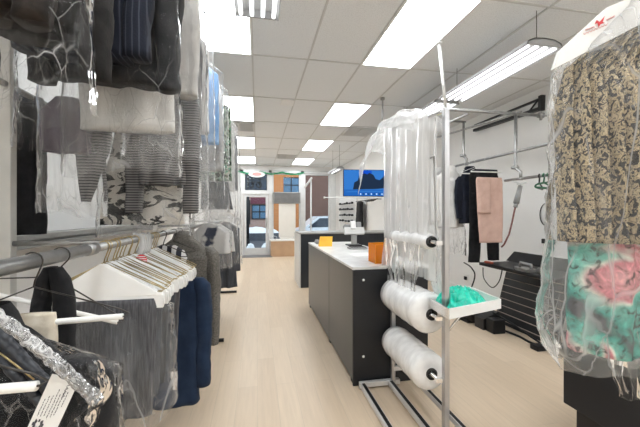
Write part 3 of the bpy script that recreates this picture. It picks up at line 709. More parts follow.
gg = MB().loft([(1.73, 2.72, .03, 8.45, .03), (1.70, 2.72, .06, 8.45, .2), (1.2, 2.70, .07, 8.45, .22), (.95, 2.70, .08, 8.45, .21)], 32, 20, seed=5, a1=.012)
tag(gg.build('coat', f_char), 'dark coat hanging on the rail below the screen', 'coat')

# ================================================================== left clothes rack
RX, RZ, UZ = -.60, 1.27, 2.78
rk = thing('clothes_rack', 'two level steel clothes rack along the left wall', 'clothes rack', (RX - .4, 3, 0))
PX = -1.05
for yy in (1.63, 3.7, 5.75):
    MB().box(PX - .02, PX + .02, yy - .02, yy + .02, 0, UZ + .1, bev=.003).build('post', m_postw, rk)
    for zz in (RZ, UZ): MB().tube([(PX, yy, zz), (RX, yy, zz)], .012).build('arm', m_galv, rk)
for yy in (3.7, 5.95):
    MB().tube([(-.86, yy, .022), (-.36, yy, .022)], .02, 8).tube([(PX, yy, .04), (-.86, yy, .022)], .018, 8).build('foot', m_black, rk)
MB().tube([(RX, .28, RZ), (RX, 1.36, RZ)], .0205, 14).tube([(RX, 1.3, RZ), (RX, 1.36, RZ)], .023, 14).build('lower_rail', m_galv, rk)
MB().tube([(RX, 1.36, RZ), (RX, 5.75, RZ)], .0165, 14).build('lower_rail', m_galv, rk)
MB().tube([(RX, .28, UZ), (RX, 5.85, UZ)], .018, 12).build('upper_rail', m_galv, rk)
MB().tube([(RX - .45, .28, 1.95), (RX - .45, 5.75, 1.95)], .014, 10).build('back_rail', m_galv, rk)
struct(MB().box(-1.45, -1.30, .2, 5.75, 1.195, 1.225).box(-1.45, -1.30, .2, 5.75, 1.245, 1.275).box(-1.45, -1.33, .2, 5.75, 1.225, 1.245).build('trim_4', [m_steelgrey]), 'grey metal channel fixed along the wall behind the clothes', 'wall channel')

def wire_hanger(mb, x, y, z, w=.205, h=.15, r=.0023, a=0, tilt=0, mi=0, rail_r=.0165):
    """hook over a rail at height z, triangle below"""
    tf = yaw((x, y, z), a, tilt)
    k = rail_r + .004
    hook = [(x - k * math.cos(t), y, z + k * math.sin(t)) for t in [(-.7 + i * (PI + 1.0) / 10) for i in range(11)]]
    hook = hook + [(x + .004, y, z - k - .028), (x, y, z - k - .045)]
    mb.tube([tf(q) for q in hook], r, 6, mi)
    n0 = (x, y, z - k - .045); zb = z - k - .045 - h
    tri = [n0, (x - w * .9, y, zb + .022), (x - w, y, zb + .008), (x - w * .95, y, zb), (x + w * .95, y, zb), (x + w, y, zb + .008), (x + w * .9, y, zb + .022), n0]
    mb.tube([tf(q) for q in tri], r, 6, mi)
    return tf, zb

def paper_cape(mb, x, y, z, w=.225, drop=.10, tf=None, mi=0, d=.012):
    """folded paper cover over a hanger: two sloping faces and a lower edge"""
    top = z - .07
    outline = [(-.012, 0), (-w, -.135), (-w - .004, -.165), (-w * .99, -.185), (w * .99, -.185), (w + .004, -.165), (w, -.135), (.012, 0)]
    P = [Vector((x + a, y - d, top + b)) for a, b in outline]
    P = [q + Vector((0, .004 * math.sin(i * 2.1), 0)) for i, q in enumerate(P)]
    if tf: P = [tf(q) for q in P]
    e = Vector((0, 2 * d, 0)); e = tf(e + Vector((x, y, z))) - tf(Vector((x, y, z))) if tf else e
    mb.prism(P, e, mi)

def jacket(name, label, cat, x, y, z0, zb, hw, mat, seed, hd=.075, sleeves=True, group=None, a=0, a1=.016, collar=True, slv=None, tilt=0, smat=None):
    """z0 = collar height; shoulders slope to the sides, sleeves hang beside the body"""
    r = thing(name, label, cat, (x, y, zb), group); tf = yaw((x, y, z0), a, tilt)
    bw = hw * (.80 if sleeves else 1)
    prof = [(z0, x, .05, y, .035), (z0 - .03, x, .09, y, .05), (z0 - .12, x, bw * .98, y, hd * .75), (z0 - .17, x, bw, y, hd), (z0 - .42, x, bw * .93, y, hd * .95), (zb, x, bw * 1.0, y, hd)]
    MB().loft(prof, 56, 30, seed=seed, a0=.001, a1=a1, na=.007, tf=tf, hem=.006).build('body', mat, r)
    if sleeves:
        ln = slv or min(.60, (z0 - zb) * .92)
        for s in (-1, 1):
            sx = x + s * (hw * .84)
            p = [(z0 - .095, sx - s * .02, .035, y, hd * .5), (z0 - .14, sx, .055, y, hd * .72), (z0 - .35, sx + s * .015, .055, y + .005, hd * .7), (z0 - .12 - ln, sx + s * .012, .042, y - .012, hd * .55)]
            MB().loft(p, 26, 22, seed=seed + 31 + s, k=1.2, a0=.002, a1=.006, na=.009, nf=9, tf=tf).build('sleeve', smat or mat, r)
    if collar:
        MB().loft([(z0 + .035, x, .055, y, .035), (z0 + .012, x, .068, y, .045), (z0 - .035, x, .085, y, .055)], 28, 6, seed=seed, k=1, a1=.002, na=.003, tf=tf, top=False, bottom=False).build('collar', smat or mat, r)
    return r
def slab(name, label, cat, mat, prof, seed, k=3, a1=.012, group=None, n=52, m=28, na=.006, loc=None, tf=None, hem=0, p=.75):
    b = MB().loft(prof, n, m, seed=seed, k=k, a0=.002, a1=a1, na=na, tf=tf, hem=hem, p=p)
    q = prof[-1]
    return tag(b.build(name, mat, loc=(q[1], q[3], q[0])), label, cat, group)
def bag(label, x, y, zt, zb, hw, hd, seed, mat=None, neck=None, tf=None, m=36, a1=.016, na=.009, flare=1.08):
    """film garment bag: gathered at the neck, open and ragged at the hem"""
    prof = [(zt, x, .012, y, .012), (zt - .05, x, .03, y, .02), (zt - .17, x, hw, y, hd * .8), (zt - .3, x, hw * 1.02, y, hd), (zb, x, hw * flare, y, hd * 1.1)]
    b = MB().loft(prof, 60, m, seed=seed, k=3.4, a0=.004, a1=a1, na=na, nf=15, top=False, bottom=False, hem=.02, tf=tf)
    return tag(b.build('garment_bag', mat or m_film, loc=(x, y, zb)), label, 'garment bag', 'clear garment bags')

# ---- upper row, near to far
UT = UZ - .1
jacket('coat', 'dark brown coat in film, nearest of the upper row at top left', 'coat', -.76, 1.00, UT, 1.93, .20, f_brown, 1, slv=.66)
jacket('coat', 'soft black coat with a low hanging sleeve, upper row at top left', 'coat', -.66, 1.16, UT, 1.95, .17, f_blackw, 2, slv=.74)
jacket('jacket', 'navy pinstripe jacket between black coats in the upper row', 'jacket', -.60, 1.30, UT, 1.96, .19, f_navyp, 3, slv=.6)
jacket('sweater', 'wide charcoal sweater in film at the top, hem straight', 'sweater', -.58, 1.44, UT, 1.93, .25, f_char, 4, slv=.66)
slab('blouse', 'plain white blouse in film behind the charcoal sweater', 'blouse', f_white, [(UT, -.6, .05, 1.64, .03), (UT - .14, -.6, .19, 1.64, .05), (1.78, -.58, .2, 1.64, .05)], 5)
slab('top', 'dusty purple top hanging behind the near film bags', 'top', f_purple, [(1.93, -.86, .05, 1.70, .03), (1.86, -.86, .11, 1.70, .04), (1.68, -.86, .10, 1.70, .04)], 6)
slab('jacket', 'houndstooth jacket tail tapering to a point, left of the palm print dress', 'jacket', f_tweed, [(1.92, -.80, .10, 1.80, .03), (1.72, -.80, .075, 1.80, .035), (1.46, -.83, .018, 1.80, .02)], 7, k=1.5)
tr = thing('trousers', 'black trousers hanging by the grey post at far left', 'trousers', (-1.05, 1.78, 1.3))
MB().loft([(1.92, -1.075, .058, 1.80, .03), (1.86, -1.075, .066, 1.80, .035), (1.58, -1.07, .068, 1.80, .04), (1.30, -1.065, .064, 1.80, .04)], 44, 24, seed=8, k=2, a1=.008).build('legs', f_black, tr)
MB().loft([(1.955, -1.075, .058, 1.80, .03), (1.915, -1.075, .063, 1.80, .035)], 32, 4, seed=8, k=2, a1=.001, na=.001).build('waistband', f_navy, tr)
slab('cardigan', 'light grey cardigan sleeve and side above the houndstooth coat', 'cardigan', f_grey, [(UT, -.52, .05, 1.84, .03), (UT - .13, -.49, .18, 1.84, .06), (2.3, -.475, .175, 1.84, .06), (2.02, -.47, .16, 1.84, .06)], 9)
jacket('coat', 'grey houndstooth coat hanging long in the upper row', 'coat', -.53, 2.02, UT, 1.56, .165, f_tweed, 10, slv=1.16, hd=.06)
slab('dress', 'white dress with black palm print beside the houndstooth coat', 'dress', f_palm, [(1.90, -.68, .13, 2.10, .04), (1.6, -.66, .21, 2.10, .05), (1.335, -.66, .23, 2.10, .05)], 11, k=4)
slab('shirt', 'white shirt in film above the palm print dress', 'shirt', f_white, [(UT, -.52, .05, 2.35, .03), (UT - .13, -.50, .17, 2.35, .05), (1.95, -.49, .165, 2.35, .05)], 12)
slab('shirt', 'sky blue shirt in film in the upper row', 'shirt', f_blue, [(UT, -.52, .05, 2.86, .03), (UT - .12, -.49, .17, 2.86, .05), (1.98, -.48, .16, 2.86, .05)], 13)
slab('shirt', 'pale grey shirt in film just past the sky blue one', 'shirt', f_grey, [(UT, -.52, .05, 3.25, .03), (UT - .12, -.50, .18, 3.25, .05), (1.80, -.49, .17, 3.25, .05)], 14)
slab('blouse', 'green and black leaf print blouse near the far end of the upper row', 'blouse', f_gpat, [(UT, -.52, .05, 3.75, .03), (UT - .12, -.49, .20, 3.75, .05), (1.76, -.47, .19, 3.75, .05)], 15)
slab('skirt', 'dark navy skirt hanging below the leaf print blouse', 'skirt', f_navy, [(1.78, -.50, .15, 4.1, .04), (1.45, -.48, .19, 4.1, .05)], 16)
slab('shirt', 'white shirt in film second from the far end of the upper row', 'shirt', f_white, [(UT, -.52, .05, 4.6, .03), (UT - .12, -.50, .19, 4.6, .05), (1.7, -.48, .18, 4.6, .05)], 17)
slab('shirt', 'slate shirt in film last at the far end of the upper row', 'shirt', f_dgrey, [(UT, -.52, .05, 5.2, .03), (UT - .12, -.50, .2, 5.2, .05), (1.75, -.48, .18, 5.2, .05)], 18)
for lab, x, y, zb, hw, mm in (('film bag over the nearest brown coat at top left', -.74, 1.05, 1.66, .25, m_film_crisp), ('film bag over the pinstripe jacket and charcoal sweater', -.59, 1.40, 1.62, .27, m_film_crisp), ('film bag over the white blouse at top left', -.6, 1.64, 1.58, .23, m_film),
      ('long film bag over the purple top beside the near post', -.85, 1.72, 1.40, .13, m_film), ('film bag over the light grey cardigan', -.49, 1.85, 1.70, .18, m_film), ('long film bag over the houndstooth coat', -.50, 2.05, 1.36, .20, m_film), ('film bag over the palm print dress', -.66, 2.12, 1.28, .24, m_film),
      ('film bag over the white shirt above the palm print', -.49, 2.36, 1.6, .19, m_film), ('film bag over the sky blue shirt', -.48, 2.88, 1.55, .19, m_film_crisp), ('film bag over the pale grey shirt past the blue one', -.48, 3.27, 1.4, .20, m_film),
      ('film bag over the green leaf print blouse', -.47, 3.85, 1.3, .21, m_film), ('film bag over the second shirt from the far end', -.48, 4.62, 1.3, .21, m_film), ('film bag over the slate shirt at the far end', -.48, 5.22, 1.2, .21, m_film)):
    bag(lab, x, y, UZ - .02, zb, hw, .075, int(y * 100), mm)

for y, lab in ((1.84, 'wire hanger inside the light grey cardigan'), (2.02, 'wire hanger inside the houndstooth coat'), (2.35, 'wire hanger inside the white shirt above the palm print'), (2.86, 'wire hanger inside the sky blue shirt'), (3.25, 'wire hanger inside the pale grey shirt past the blue one'),
               (3.75, 'wire hanger inside the green leaf print blouse'), (4.6, 'wire hanger inside the second shirt from the far end'), (5.2, 'wire hanger inside the slate shirt at the far end')):
    b = MB(); tri_ = RX + .07
    b.tube([(RX - .022 * math.cos(t), y, UZ + .022 * math.sin(t)) for t in [(-.7 + i * (PI + 1.0) / 10) for i in range(11)]] + [(RX + .03, y, UZ - .03), (tri_, y, UZ - .07), (tri_, y, UZ - .11)], .003, 6)
    b.tube([(tri_, y, UZ - .10), (tri_ - .10, y, UZ - .16), (tri_ + .12, y, UZ - .16), (tri_, y, UZ - .10)], .003, 6)
    tag(b.build('wire_hanger', m_wire, loc=(RX, y, UZ)), lab, 'hanger')

# ---- lower row, near end: foreground jacket in film
fj = jacket('jacket', 'dark jacket in film with a paper tag, nearest at lower left', 'jacket', -.60, .84, 1.165, .45, .25, f_black, 51, hd=.06, slv=.62)
def strip(name, p0, p1, w, t, seed, amp, th, sag=0):
    A0_, B0_ = at(*p0, t=t), at(*p1, t=t + .02); d = B0_ - A0_; side = Vector((-d.z, 0, d.x)).normalized(); 
    if side.z < 0: side = -side
    def fn(u, v):
        n_ = noise.noise_vector(Vector((v * 22, u * 4, seed))) * amp
        return A0_ + d * v + side * (w * (u - .5) - sag * math.sin(PI * v)) + Vector((0, -.012 * math.sin(PI * u), 0)) + n_
    return MB().sheet(fn, 10, 64, th)
strip('lapel', (-12, 322), (62, 402), .026, .605, 3, .002, .004).build('lapel', m_satin, fj)
strip('lapel', (-12, 340), (48, 408), .020, .600, 4, .002, .004).build('lapel', m_satin, fj)
A_, B_ = at(-5, 349, t=.59), at(34, 379, t=.60)
MB().tube([A_, (A_ + B_) / 2 + Vector((.0, 0, .001)), B_], .0016, 6).build('piping', m_brass, fj)
tag(strip('film_strip', (-10, 308), (99, 401), .023, .585, 9, .0035, .002, -.003).build('film_strip', m_hem), 'crinkled silvery film edge along the near jacket shoulder', 'film strip')
bag('film bag over the near dark jacket, hem bunched at lower left', -.59, .84, RZ - .06, .42, .275, .10, 61, m_film_crisp, na=.012)
fb = MB()
def cornerfn(u, v):
    a = at(62 + 34 * u + 12 * v + 8 * math.sin(v * 5), 372 + 70 * v - 12 * u, t=.66 + .05 * math.sin(6 * u + 2 * v))
    return a + noise.noise_vector(Vector((u * 6, v * 5, 2))) * .015
fb.sheet(cornerfn, 22, 22)
tag(fb.build('film_corner', m_film_crisp), 'loose translucent film corner behind the paper tag', 'film corner')
# paper tag with scribbles and a small starburst mark
tg = thing('paper_tag', 'white printed paper tag with a starburst mark, lower left', 'tag', at(54, 400, t=.60))
A0, A1, A3 = at(52, 373.5, t=.60), at(79.5, 379, t=.60), at(26, 430, t=.60)
eu = (A1 - A0); ev = (A3 - A0); nn = eu.cross(ev).normalized()
if nn.y > 0: nn = -nn
TP = lambda u, v, d=0: A0 + eu * u + ev * v + nn * d
MB().prism([TP(0, 0), TP(1, 0), TP(1, 1), TP(0, 1)], -nn * .0008).build('card', m_paper, tg)
wr_ = MB(); rl = random.Random(12)
def stroke(u0, v0, u1, v1, w=.006):
    du = Vector((u1 - u0, v1 - v0)); L_ = du.length; px_ = Vector((-du.y, du.x)) / L_ * w
    wr_.prism([TP(u0 - px_.x, v0 - px_.y, .0006), TP(u0 + px_.x, v0 + px_.y, .0006), TP(u1 + px_.x, v1 + px_.y, .0006), TP(u1 - px_.x, v1 - px_.y, .0006)], nn * .0001)
for i, (u, v0, v1) in enumerate(((.16, .42, .72), (.27, .36, .72), (.38, .34, .70), (.50, .22, .74), (.60, .30, .70), (.70, .18, .66), (.82, .24, .5))):
    v = v0
    while v < v1:
        l = rl.uniform(.02, .055); stroke(u + rl.uniform(-.01, .01), v, u + rl.uniform(-.012, .012), min(v1, v + l), .013); v += l + .014
pts_ = [(.72 + .05 * math.sin(i * 1.9), .10 + .020 * i) for i in range(14)]
for a_, b_ in zip(pts_, pts_[1:]): stroke(*a_, *b_, .006)
for i in range(8):
    a_ = 2 * PI * i / 8; cu, cv = .30, .86
    stroke(cu + .09 * math.cos(a_), cv + .042 * math.sin(a_), cu + .2 * math.cos(a_), cv + .092 * math.sin(a_), .03)
wr_.build('printing', m_ink, tg)

# ---- empty and half empty wire hangers at the near end
def hanger(label, y, group=None, a=0, tilt=0, w=.22, tube_r=0, h=.15, x=RX, rr=.0205, cat='hanger'):
    r = thing('wire_hanger', label, cat, (x, y, RZ), group)
    b = MB(); tf, zb = wire_hanger(b, x, y, RZ, w, h, .0022, a, tilt, rail_r=rr); b.build('wire', m_wire, r)
    if tube_r: MB().tube([tf((x - w * .93, y, zb)), tf((x + w * .93, y, zb))], tube_r, 12).build('card_tube', m_tube, r)
    return r, tf, zb
hanger('wire hanger with a white card tube, nearest on the lower rail', .655, w=.238, tube_r=.0085, h=.102)
_, tfA, zbA = hanger('wire hanger holding the cream knit on its card tube', 1.02, w=.235, tube_r=.0085, h=.10, tilt=-.03)
hanger('tilted wire hanger with card tube under the black scarf', 1.15, w=.235, tube_r=.0075, h=.09, tilt=.32, a=.05)
sf = MB()
def scarf(u, v):
    x = -.612 + (v - .5) * .0
    return (0, 0, 0)
sx0 = at(53, 268, Y=1.13)
for s, w_, zl in ((-1, .022, .95), (1, .026, .90)):
    prof = [(1.235, -.612 + s * .008, .014, 1.13, .022), (1.20, -.612 + s * .020, .024, 1.13, .026), (1.14, -.612 + s * .030, w_, 1.13, .027), (zl, -.612 + s * .033, w_ + .003, 1.13, .025)]
    sf.loft(prof, 28, 24, seed=70 + s, k=1.5, a0=.001, a1=.004, na=.005)
tag(sf.build('scarf', f_black), 'black scarf looped over a wire hanger at the near end', 'scarf')
cr = at(37, 317, Y=1.02)
slab('folded_knit', 'cream and tan knit folded over a white card tube', 'knit', f_cream, [(cr.z + .012, cr.x, .045, 1.02, .012), (cr.z - .02, cr.x, .05, 1.02, .02), (cr.z - .15, cr.x, .046, 1.02, .022)], 80, k=1.5, a1=.004)

# ---- the bunch of paper-caped hangers with trousers
NB = 14
lab_h = 'white paper covered hanger in the tight bunch on the lower rail'
hp = None
for i in range(NB):
    y = 1.44 + i * .036
    if hp is None:
        hp = thing('caped_hanger', lab_h, 'hanger', (RX, y, RZ), 'paper covered hangers bunched on the rail')
        b = MB(); tf, zb = wire_hanger(b, RX, y, RZ, .225, .125, .0024); b.build('wire', m_brass, hp)
        b = MB(); paper_cape(b, RX, y, RZ, .222, d=.007); b.build('paper_cover', m_paper, hp)
        b = MB(); b.tube([(RX - .215, y, RZ - .2), (RX + .215, y, RZ - .2)], .0085, 10); b.build('card_tube', m_tube, hp)
    else:
        o = dup(hp, (RX + random.uniform(-.012, .012), y, RZ), rz=random.uniform(-.09, .09))
tlab = {0: 'grey trousers nearest under the bunch of white hangers', 2: 'dark grey trousers second from the front of the hanger bunch', 5: 'grey trousers third from the front of the hanger bunch', 8: 'dark slate trousers fourth from the front of the hanger bunch', 11: 'grey trousers last in the hanger bunch, by the navy coat'}
for i, ml in ((0, f_greyt), (2, f_greyd), (5, f_greyt), (8, f_dgrey), (11, f_greyt)):
    y = 1.44 + i * .036
    slab('trousers', tlab[i], 'trousers', ml, [(RZ - .215, RX + .03, .165, y, .012), (RZ - .25, RX + .03, .17, y, .016), (.58 + .02 * (i % 3), RX + .02, .16, y, .018)], 90 + i, k=4.5, a1=.014, na=.004)
bag('film bag over the grey trousers under the white hangers', RX + .01, 1.56, RZ - .12, .55, .215, .17, 97, m_film, na=.012)
lb = MB(); q = at(141, 259.5, Y=1.71); lb.lathe_y((q.x, 1.712, q.z), [(-.002, .0005), (-.002, .026), (.002, .026), (.002, .0005)], 22)
for k_ in (-.014, -.004, .006, .016):
    hwk = math.sqrt(max(0, .026 ** 2 - k_ ** 2)) * .95
    lb.box(q.x - hwk, q.x + hwk, 1.709, 1.710, q.z + k_ - .0018, q.z + k_ + .0018, 1)
tag(lb.build('round_label', [m_red, m_paper]), 'small round red and white striped sticker on a white hanger', 'label')
tw = MB()
for k_ in range(5):
    yy = 1.78 + k_ * .03
    tw.tube([(RX - .03 * math.sin(k_), yy, RZ + .028), (RX + .025, yy + .008, RZ + .01), (RX + .03, yy, RZ - .04), (RX + .008, yy, RZ - .09)], .012, 8, rs=[.008, .012, .014, .018])
tag(tw.build('film_twist', m_film_thick), 'twisted white film tops bunched over the lower rail', 'film twist', kind='stuff')

# ---- coats after the bunch
for i, y in enumerate((1.98, 2.02, 2.06)):
    dup(hp, (RX + .015, y, RZ), label='white paper covered hanger just before the navy coat', group='white hangers just before the navy coat', rz=.06 * i)
jacket('coat', 'long navy blue coat hanging on the lower rail', 'coat', -.565, 2.22, 1.08, .20, .25, f_bluej, 101, hd=.07, slv=.66)
slab('knit_top', 'black and white striped top behind the navy coat shoulder', 'top', f_stripe, [(1.19, -.58, .05, 2.30, .03), (1.15, -.575, .10, 2.30, .05), (1.0, -.56, .14, 2.30, .05)], 102)
jacket('coat', 'dark slate coat between the striped top and herringbone coat', 'coat', -.58, 2.48, 1.02, .33, .22, f_navy, 105, hd=.06)
jacket('coat', 'brown grey herringbone coat hanging past the navy coat', 'coat', -.56, 2.66, RZ - .04, .42, .25, f_herr, 103, hd=.075, slv=.72)
for k_, y in enumerate((2.22, 2.48, 2.66)):
    b = MB(); wire_hanger(b, -.585, y, RZ, .15, .08, .003)
    tag(b.build('wire_hanger', m_wire), ['wire hanger inside the long navy coat', 'wire hanger inside the dark slate coat', 'wire hanger inside the herringbone coat'][k_], 'hanger')
slab('skirt', 'dark slate long skirt hanging under film at the far end', 'skirt', f_dgrey, [(1.06, -.48, .14, 4.6, .04), (.8, -.47, .18, 4.6, .05), (.40, -.47, .2, 4.6, .05)], 111, k=4, a1=.02)
slab('shirt', 'white shirt with navy hem above the slate skirt', 'shirt', f_white, [(RZ, -.50, .04, 4.3, .03), (RZ - .1, -.48, .18, 4.3, .05), (.92, -.47, .19, 4.3, .05)], 112)
slab('shirt', 'white shirt with navy print in film nearest beyond the herringbone coat', 'shirt', f_print, [(RZ + .03, -.50, .04, 3.6, .03), (RZ - .08, -.48, .19, 3.6, .05), (.98, -.47, .19, 3.6, .05)], 113)
slab('coat', 'dark coat furthest away on the lower rail', 'coat', f_dgrey, [(RZ, -.48, .04, 5.3, .03), (RZ - .1, -.46, .18, 5.3, .05), (.5, -.46, .2, 5.3, .05)], 115)
bag('film bag over the navy and white shirt on the lower rail', -.48, 3.62, RZ + .25, .82, .2, .08, 121)
bag('film bag over the white shirt and slate skirt', -.47, 4.45, RZ + .25, .72, .21, .12, 122)
bag('film bag over the furthest dark coat on the lower rail', -.46, 5.3, RZ + .2, .6, .21, .08, 123)

# ================================================================== film stand
SX, SY0, SY1, SZ = 1.10, 1.80, 2.50, 2.03
sd = thing('film_stand', 'chrome stand holding three rolls of clear film', 'film stand', (SX, 2.2, 0))
MB().box(SX + .002, SX + .034, SY0 - .018, SY0 + .018, .02, SZ, bev=.003).build('post', m_post, sd)
MB().box(SX - .032, SX + .0, SY1 - .014, SY1 + .016, .02, SZ + .1, bev=.003).build('post', m_post, sd)
def rail_bar(x, y0, y1):
    MB().box(x - .021, x + .021, y0, y1, .010, .046, 0, .002).box(x - .009, x + .015, y0 + .004, y1 - .004, .045, .049, 1).build('base_bar', [m_bar, m_black], sd)
rail_bar(.825, .95, 2.5); rail_bar(1.06, .95, 2.5); MB().box(1.165, 1.197, 1.0, 2.50, .125, .158, 0, .002).box(1.171, 1.191, 1.004, 2.496, .157, .161, 1).build('raised_bar', [m_bar, m_black], sd)
MB().box(.80, 1.14, 2.49, 2.525, .012, .052, bev=.003).build('cross_bar', m_bar, sd)
MB().box(1.0, 1.40, SY0 + .0, SY0 + .03, .014, .05, bev=.003).build('cross_bar', m_bar, sd)
MB().box(1.085, 1.197, 2.485, 2.515, .125, .158, bev=.002).build('cross_bar', m_bar, sd)
for xx, yy in ((.815, 2.505), (1.06, 2.4), (1.36, 1.815)): MB().tube([(xx, yy, .0), (xx, yy, .014)], .02, 12).build('foot', m_chrome, sd)
MB().tube([(SX + .018, SY0 + .01, SZ - .01), (SX + .0, SY1, SZ + .07)], .013).build('top_bar', m_chrome, sd)
q0 = at(434, 158, Y=1.95); q1 = at(438, 240, Y=1.95)
MB().tube([(q0.x - .03, 1.95, q0.z), (q0.x, 1.95, q0.z + .015), (q0.x + .005, 1.95, q0.z - .05), (q1.x - .012, 1.95, q1.z + .05), (q1.x, 1.95, q1.z)], .008, 8).tube([q1, (SX + .01, SY0 + .02, q1.z)], .006, 6).build('tension_rod', m_steelgrey, sd)
rolls = [(1.222, .052, 'thin top roll of clear film on the chrome stand'), (.765, .130, 'thick middle roll of clear film on the chrome stand'), (.392, .119, 'lowest roll of clear film on the chrome stand')]
RXc = 1.075
for zz, rr, lab in rolls:
    ro = thing('film_roll', lab, 'film roll', (RXc, 2.18, zz), 'film rolls on the chrome stand')
    y0, y1 = SY0 + .09, SY1 - .06
    pf = [(y0 - .0, .034), (y0, rr * .62), (y0 + .012, rr * .9), (y0 + .03, rr)]
    L_ = 14
    for i in range(1, L_): pf.append((y0 + .03 + (y1 - y0 - .05) * i / L_, rr * (1 + .018 * math.sin(i * 2.3 + zz * 9))))
    pf += [(y1, rr * .95), (y1 + .01, .034)]
    MB().lathe_y((RXc, 0, zz), pf, 36).build('wound_film', m_film_roll, ro)
    MB().lathe_y((RXc, 0, zz), [(y0 - .012, .022), (y0 - .012, .036), (y0 + .03, .036), (y0 + .031, .022), (y0 - .012, .022)], 20).build('core', m_core, ro)
    MB().tube([(RXc, SY0 - .0, zz), (RXc, SY1, zz)], .011, 10).box(RXc - .02, SX + .03, SY0 - .004, SY0 + .016, zz - .012, zz + .012).build('spindle', m_chrome, ro)
# film drawn up from the rolls and hung over the top
def curtain(label, x0, y0, y1, zt, zb, seed, mat, amp=.025, slope=.1, k=5, lean=0, mid=None, nu=60, nv=40, narrow=0):
    rnd = random.Random(seed); ph = [rnd.uniform(0, 6.3) for _ in range(5)]
    def fn(u, v):
        uu = .5 + (u - .5) * (1 - narrow * v)
        y = y0 + (y1 - y0) * uu
        zt_ = zt + slope * u
        z = zt_ + (zb - zt_) * v
        x = x0 + lean * v + amp * (math.sin(k * 6.28 * u + ph[0] + .6 * v) + .5 * math.sin(k * 11.3 * u + ph[1] - .8 * v)) * (.4 + .6 * v)
        nv_ = noise.noise_vector(Vector((u * 5 + seed, v * 4, seed))) * .012
        return (x + nv_.x, y + nv_.y * .6, z + nv_.z * .3)
    b = MB().sheet(fn, nu, nv)
    return tag(b.build('film_sheet', mat), label, 'film sheet')
curtain('front film sheet hanging from the stand top to the thin roll', SX - .055, 1.88, 2.62, SZ - .01, 1.2, 201, m_film_thick, .007, .09)
curtain('back film sheet hanging behind the thin roll', SX + .03, 1.9, 2.7, SZ, .95, 202, m_film_thick, .008, .1)
curtain('film sheet falling from the thin roll to the thick roll', RXc - .06, 1.92, 2.52, 1.20, .86, 203, m_film_soft, .004, .0, narrow=.25)
curtain('stretched film fan between the thin roll and the tray', RXc + .05, 1.88, 2.1, 1.18, .86, 205, m_film_thick, .01, 0, lean=.06, narrow=.5)
db_ = MB()
def drape(u, v):   # film thrown over the top, falling in a tail at the far end
    a = PI * v; y = 1.95 + 1.0 * u
    zt_ = SZ + .02 + .12 * math.sin(PI * min(1, u * 1.05)) * 1.0 + .02 * u
    tail = (.12 + .5 * max(0, u - .45) ** 1.2)
    z = zt_ - tail * (1 - math.sin(a)) * 1.1 - (.10 * max(0, u - .8) / .2)
    x = SX - .13 * math.cos(a) * (1 + .4 * u)
    nv_ = noise.noise_vector(Vector((u * 6, v * 5, 3.3))) * .035 + noise.noise_vector(Vector((u * 15, v * 12, 1.3))) * .014
    return (x + nv_.x, y + nv_.y, z + nv_.z)
db_.sheet(drape, 56, 34)
tag(db_.build('film_drape', m_film_thick), 'milky film thrown over the stand top with a hanging tail', 'film drape')
ls = MB()
def lside(u, v):
    y = 2.55 + .10 * u + .02 * math.sin(9 * v); z = 1.95 - 1.15 * v
    return (SX - .02 + .10 * (u - .5) + .02 * math.sin(5 * v + 4 * u), y, z)
ls.sheet(lside, 14, 40)
tag(ls.build('film_strand', m_film_thick), 'narrow film strand hanging at the far post of the stand', 'film strand')

# tray with teal bag
tz = .812
n0 = Vector((1.045, 1.65, 0)); uu_ = Vector((.435, .13, 0)); vv_ = Vector((.03, .35, 0))
TQ = lambda u, v, z: n0 + uu_ * u + vv_ * v + Vector((0, 0, tz + z))
ty_ = thing('tray', 'white metal tray fixed to the film stand post', 'tray', TQ(.5, .5, 0))
t_ = MB(); w_ = .012
t_.prism([TQ(0, 0, 0), TQ(1, 0, 0), TQ(1, 1, 0), TQ(0, 1, 0)], (0, 0, .004))
for (a, b) in (((0, 0), (1, 0)), ((1, 0), (1, 1)), ((0, 1), (1, 1))):
    A, B = TQ(*a, 0), TQ(*b, 0); d = (B - A).normalized(); nrm = Vector((-d.y, d.x, 0)) * .004
    t_.prism([A - nrm, B - nrm, B + nrm, A + nrm], (0, 0, .058))
t_.build('pan', m_white, ty_)
A, B = TQ(0, 0, 0), TQ(0, 1, 0); d = (B - A).normalized(); nrm = Vector((-d.y, d.x, 0)) * .004
MB().prism([A - nrm, B - nrm, B + nrm, A + nrm], (0, 0, .058)).build('chrome_edge', m_chrome, ty_)
MB().box(1.10, 1.136, 1.74, 1.80, .78, .812).tube([(1.12, 1.79, .68), (1.25, 1.80, .812)], .008).build('bracket', m_chrome, ty_)
def tealfn(u, v):
    b = (math.sin(PI * min(1, max(0, u)))) ** .5 * (math.sin(PI * min(1, max(0, v)))) ** .5
    p = Vector((u * 5.2, v * 4.2, 7)); rid = 1 - abs(noise.noise(p)) * 2.2; r2 = 1 - abs(noise.noise(p * 2.3)) * 2
    q = TQ(.05 + .86 * u + .05 * noise.noise(p * .8), .07 + .86 * v + .05 * noise.noise(p * .8 + Vector((9, 0, 0))), 0.008 + .105 * b * (.45 + .5 * rid + .22 * r2))
    return q
tag(MB().sheet(tealfn, 64, 54).prism([TQ(.12, .12, .005), TQ(.85, .12, .005), TQ(.85, .85, .005), TQ(.12, .85, .005)], (0, 0, .004)).build('plastic_bag', m_teal), 'crumpled teal plastic bag lying in the white tray', 'plastic bag')

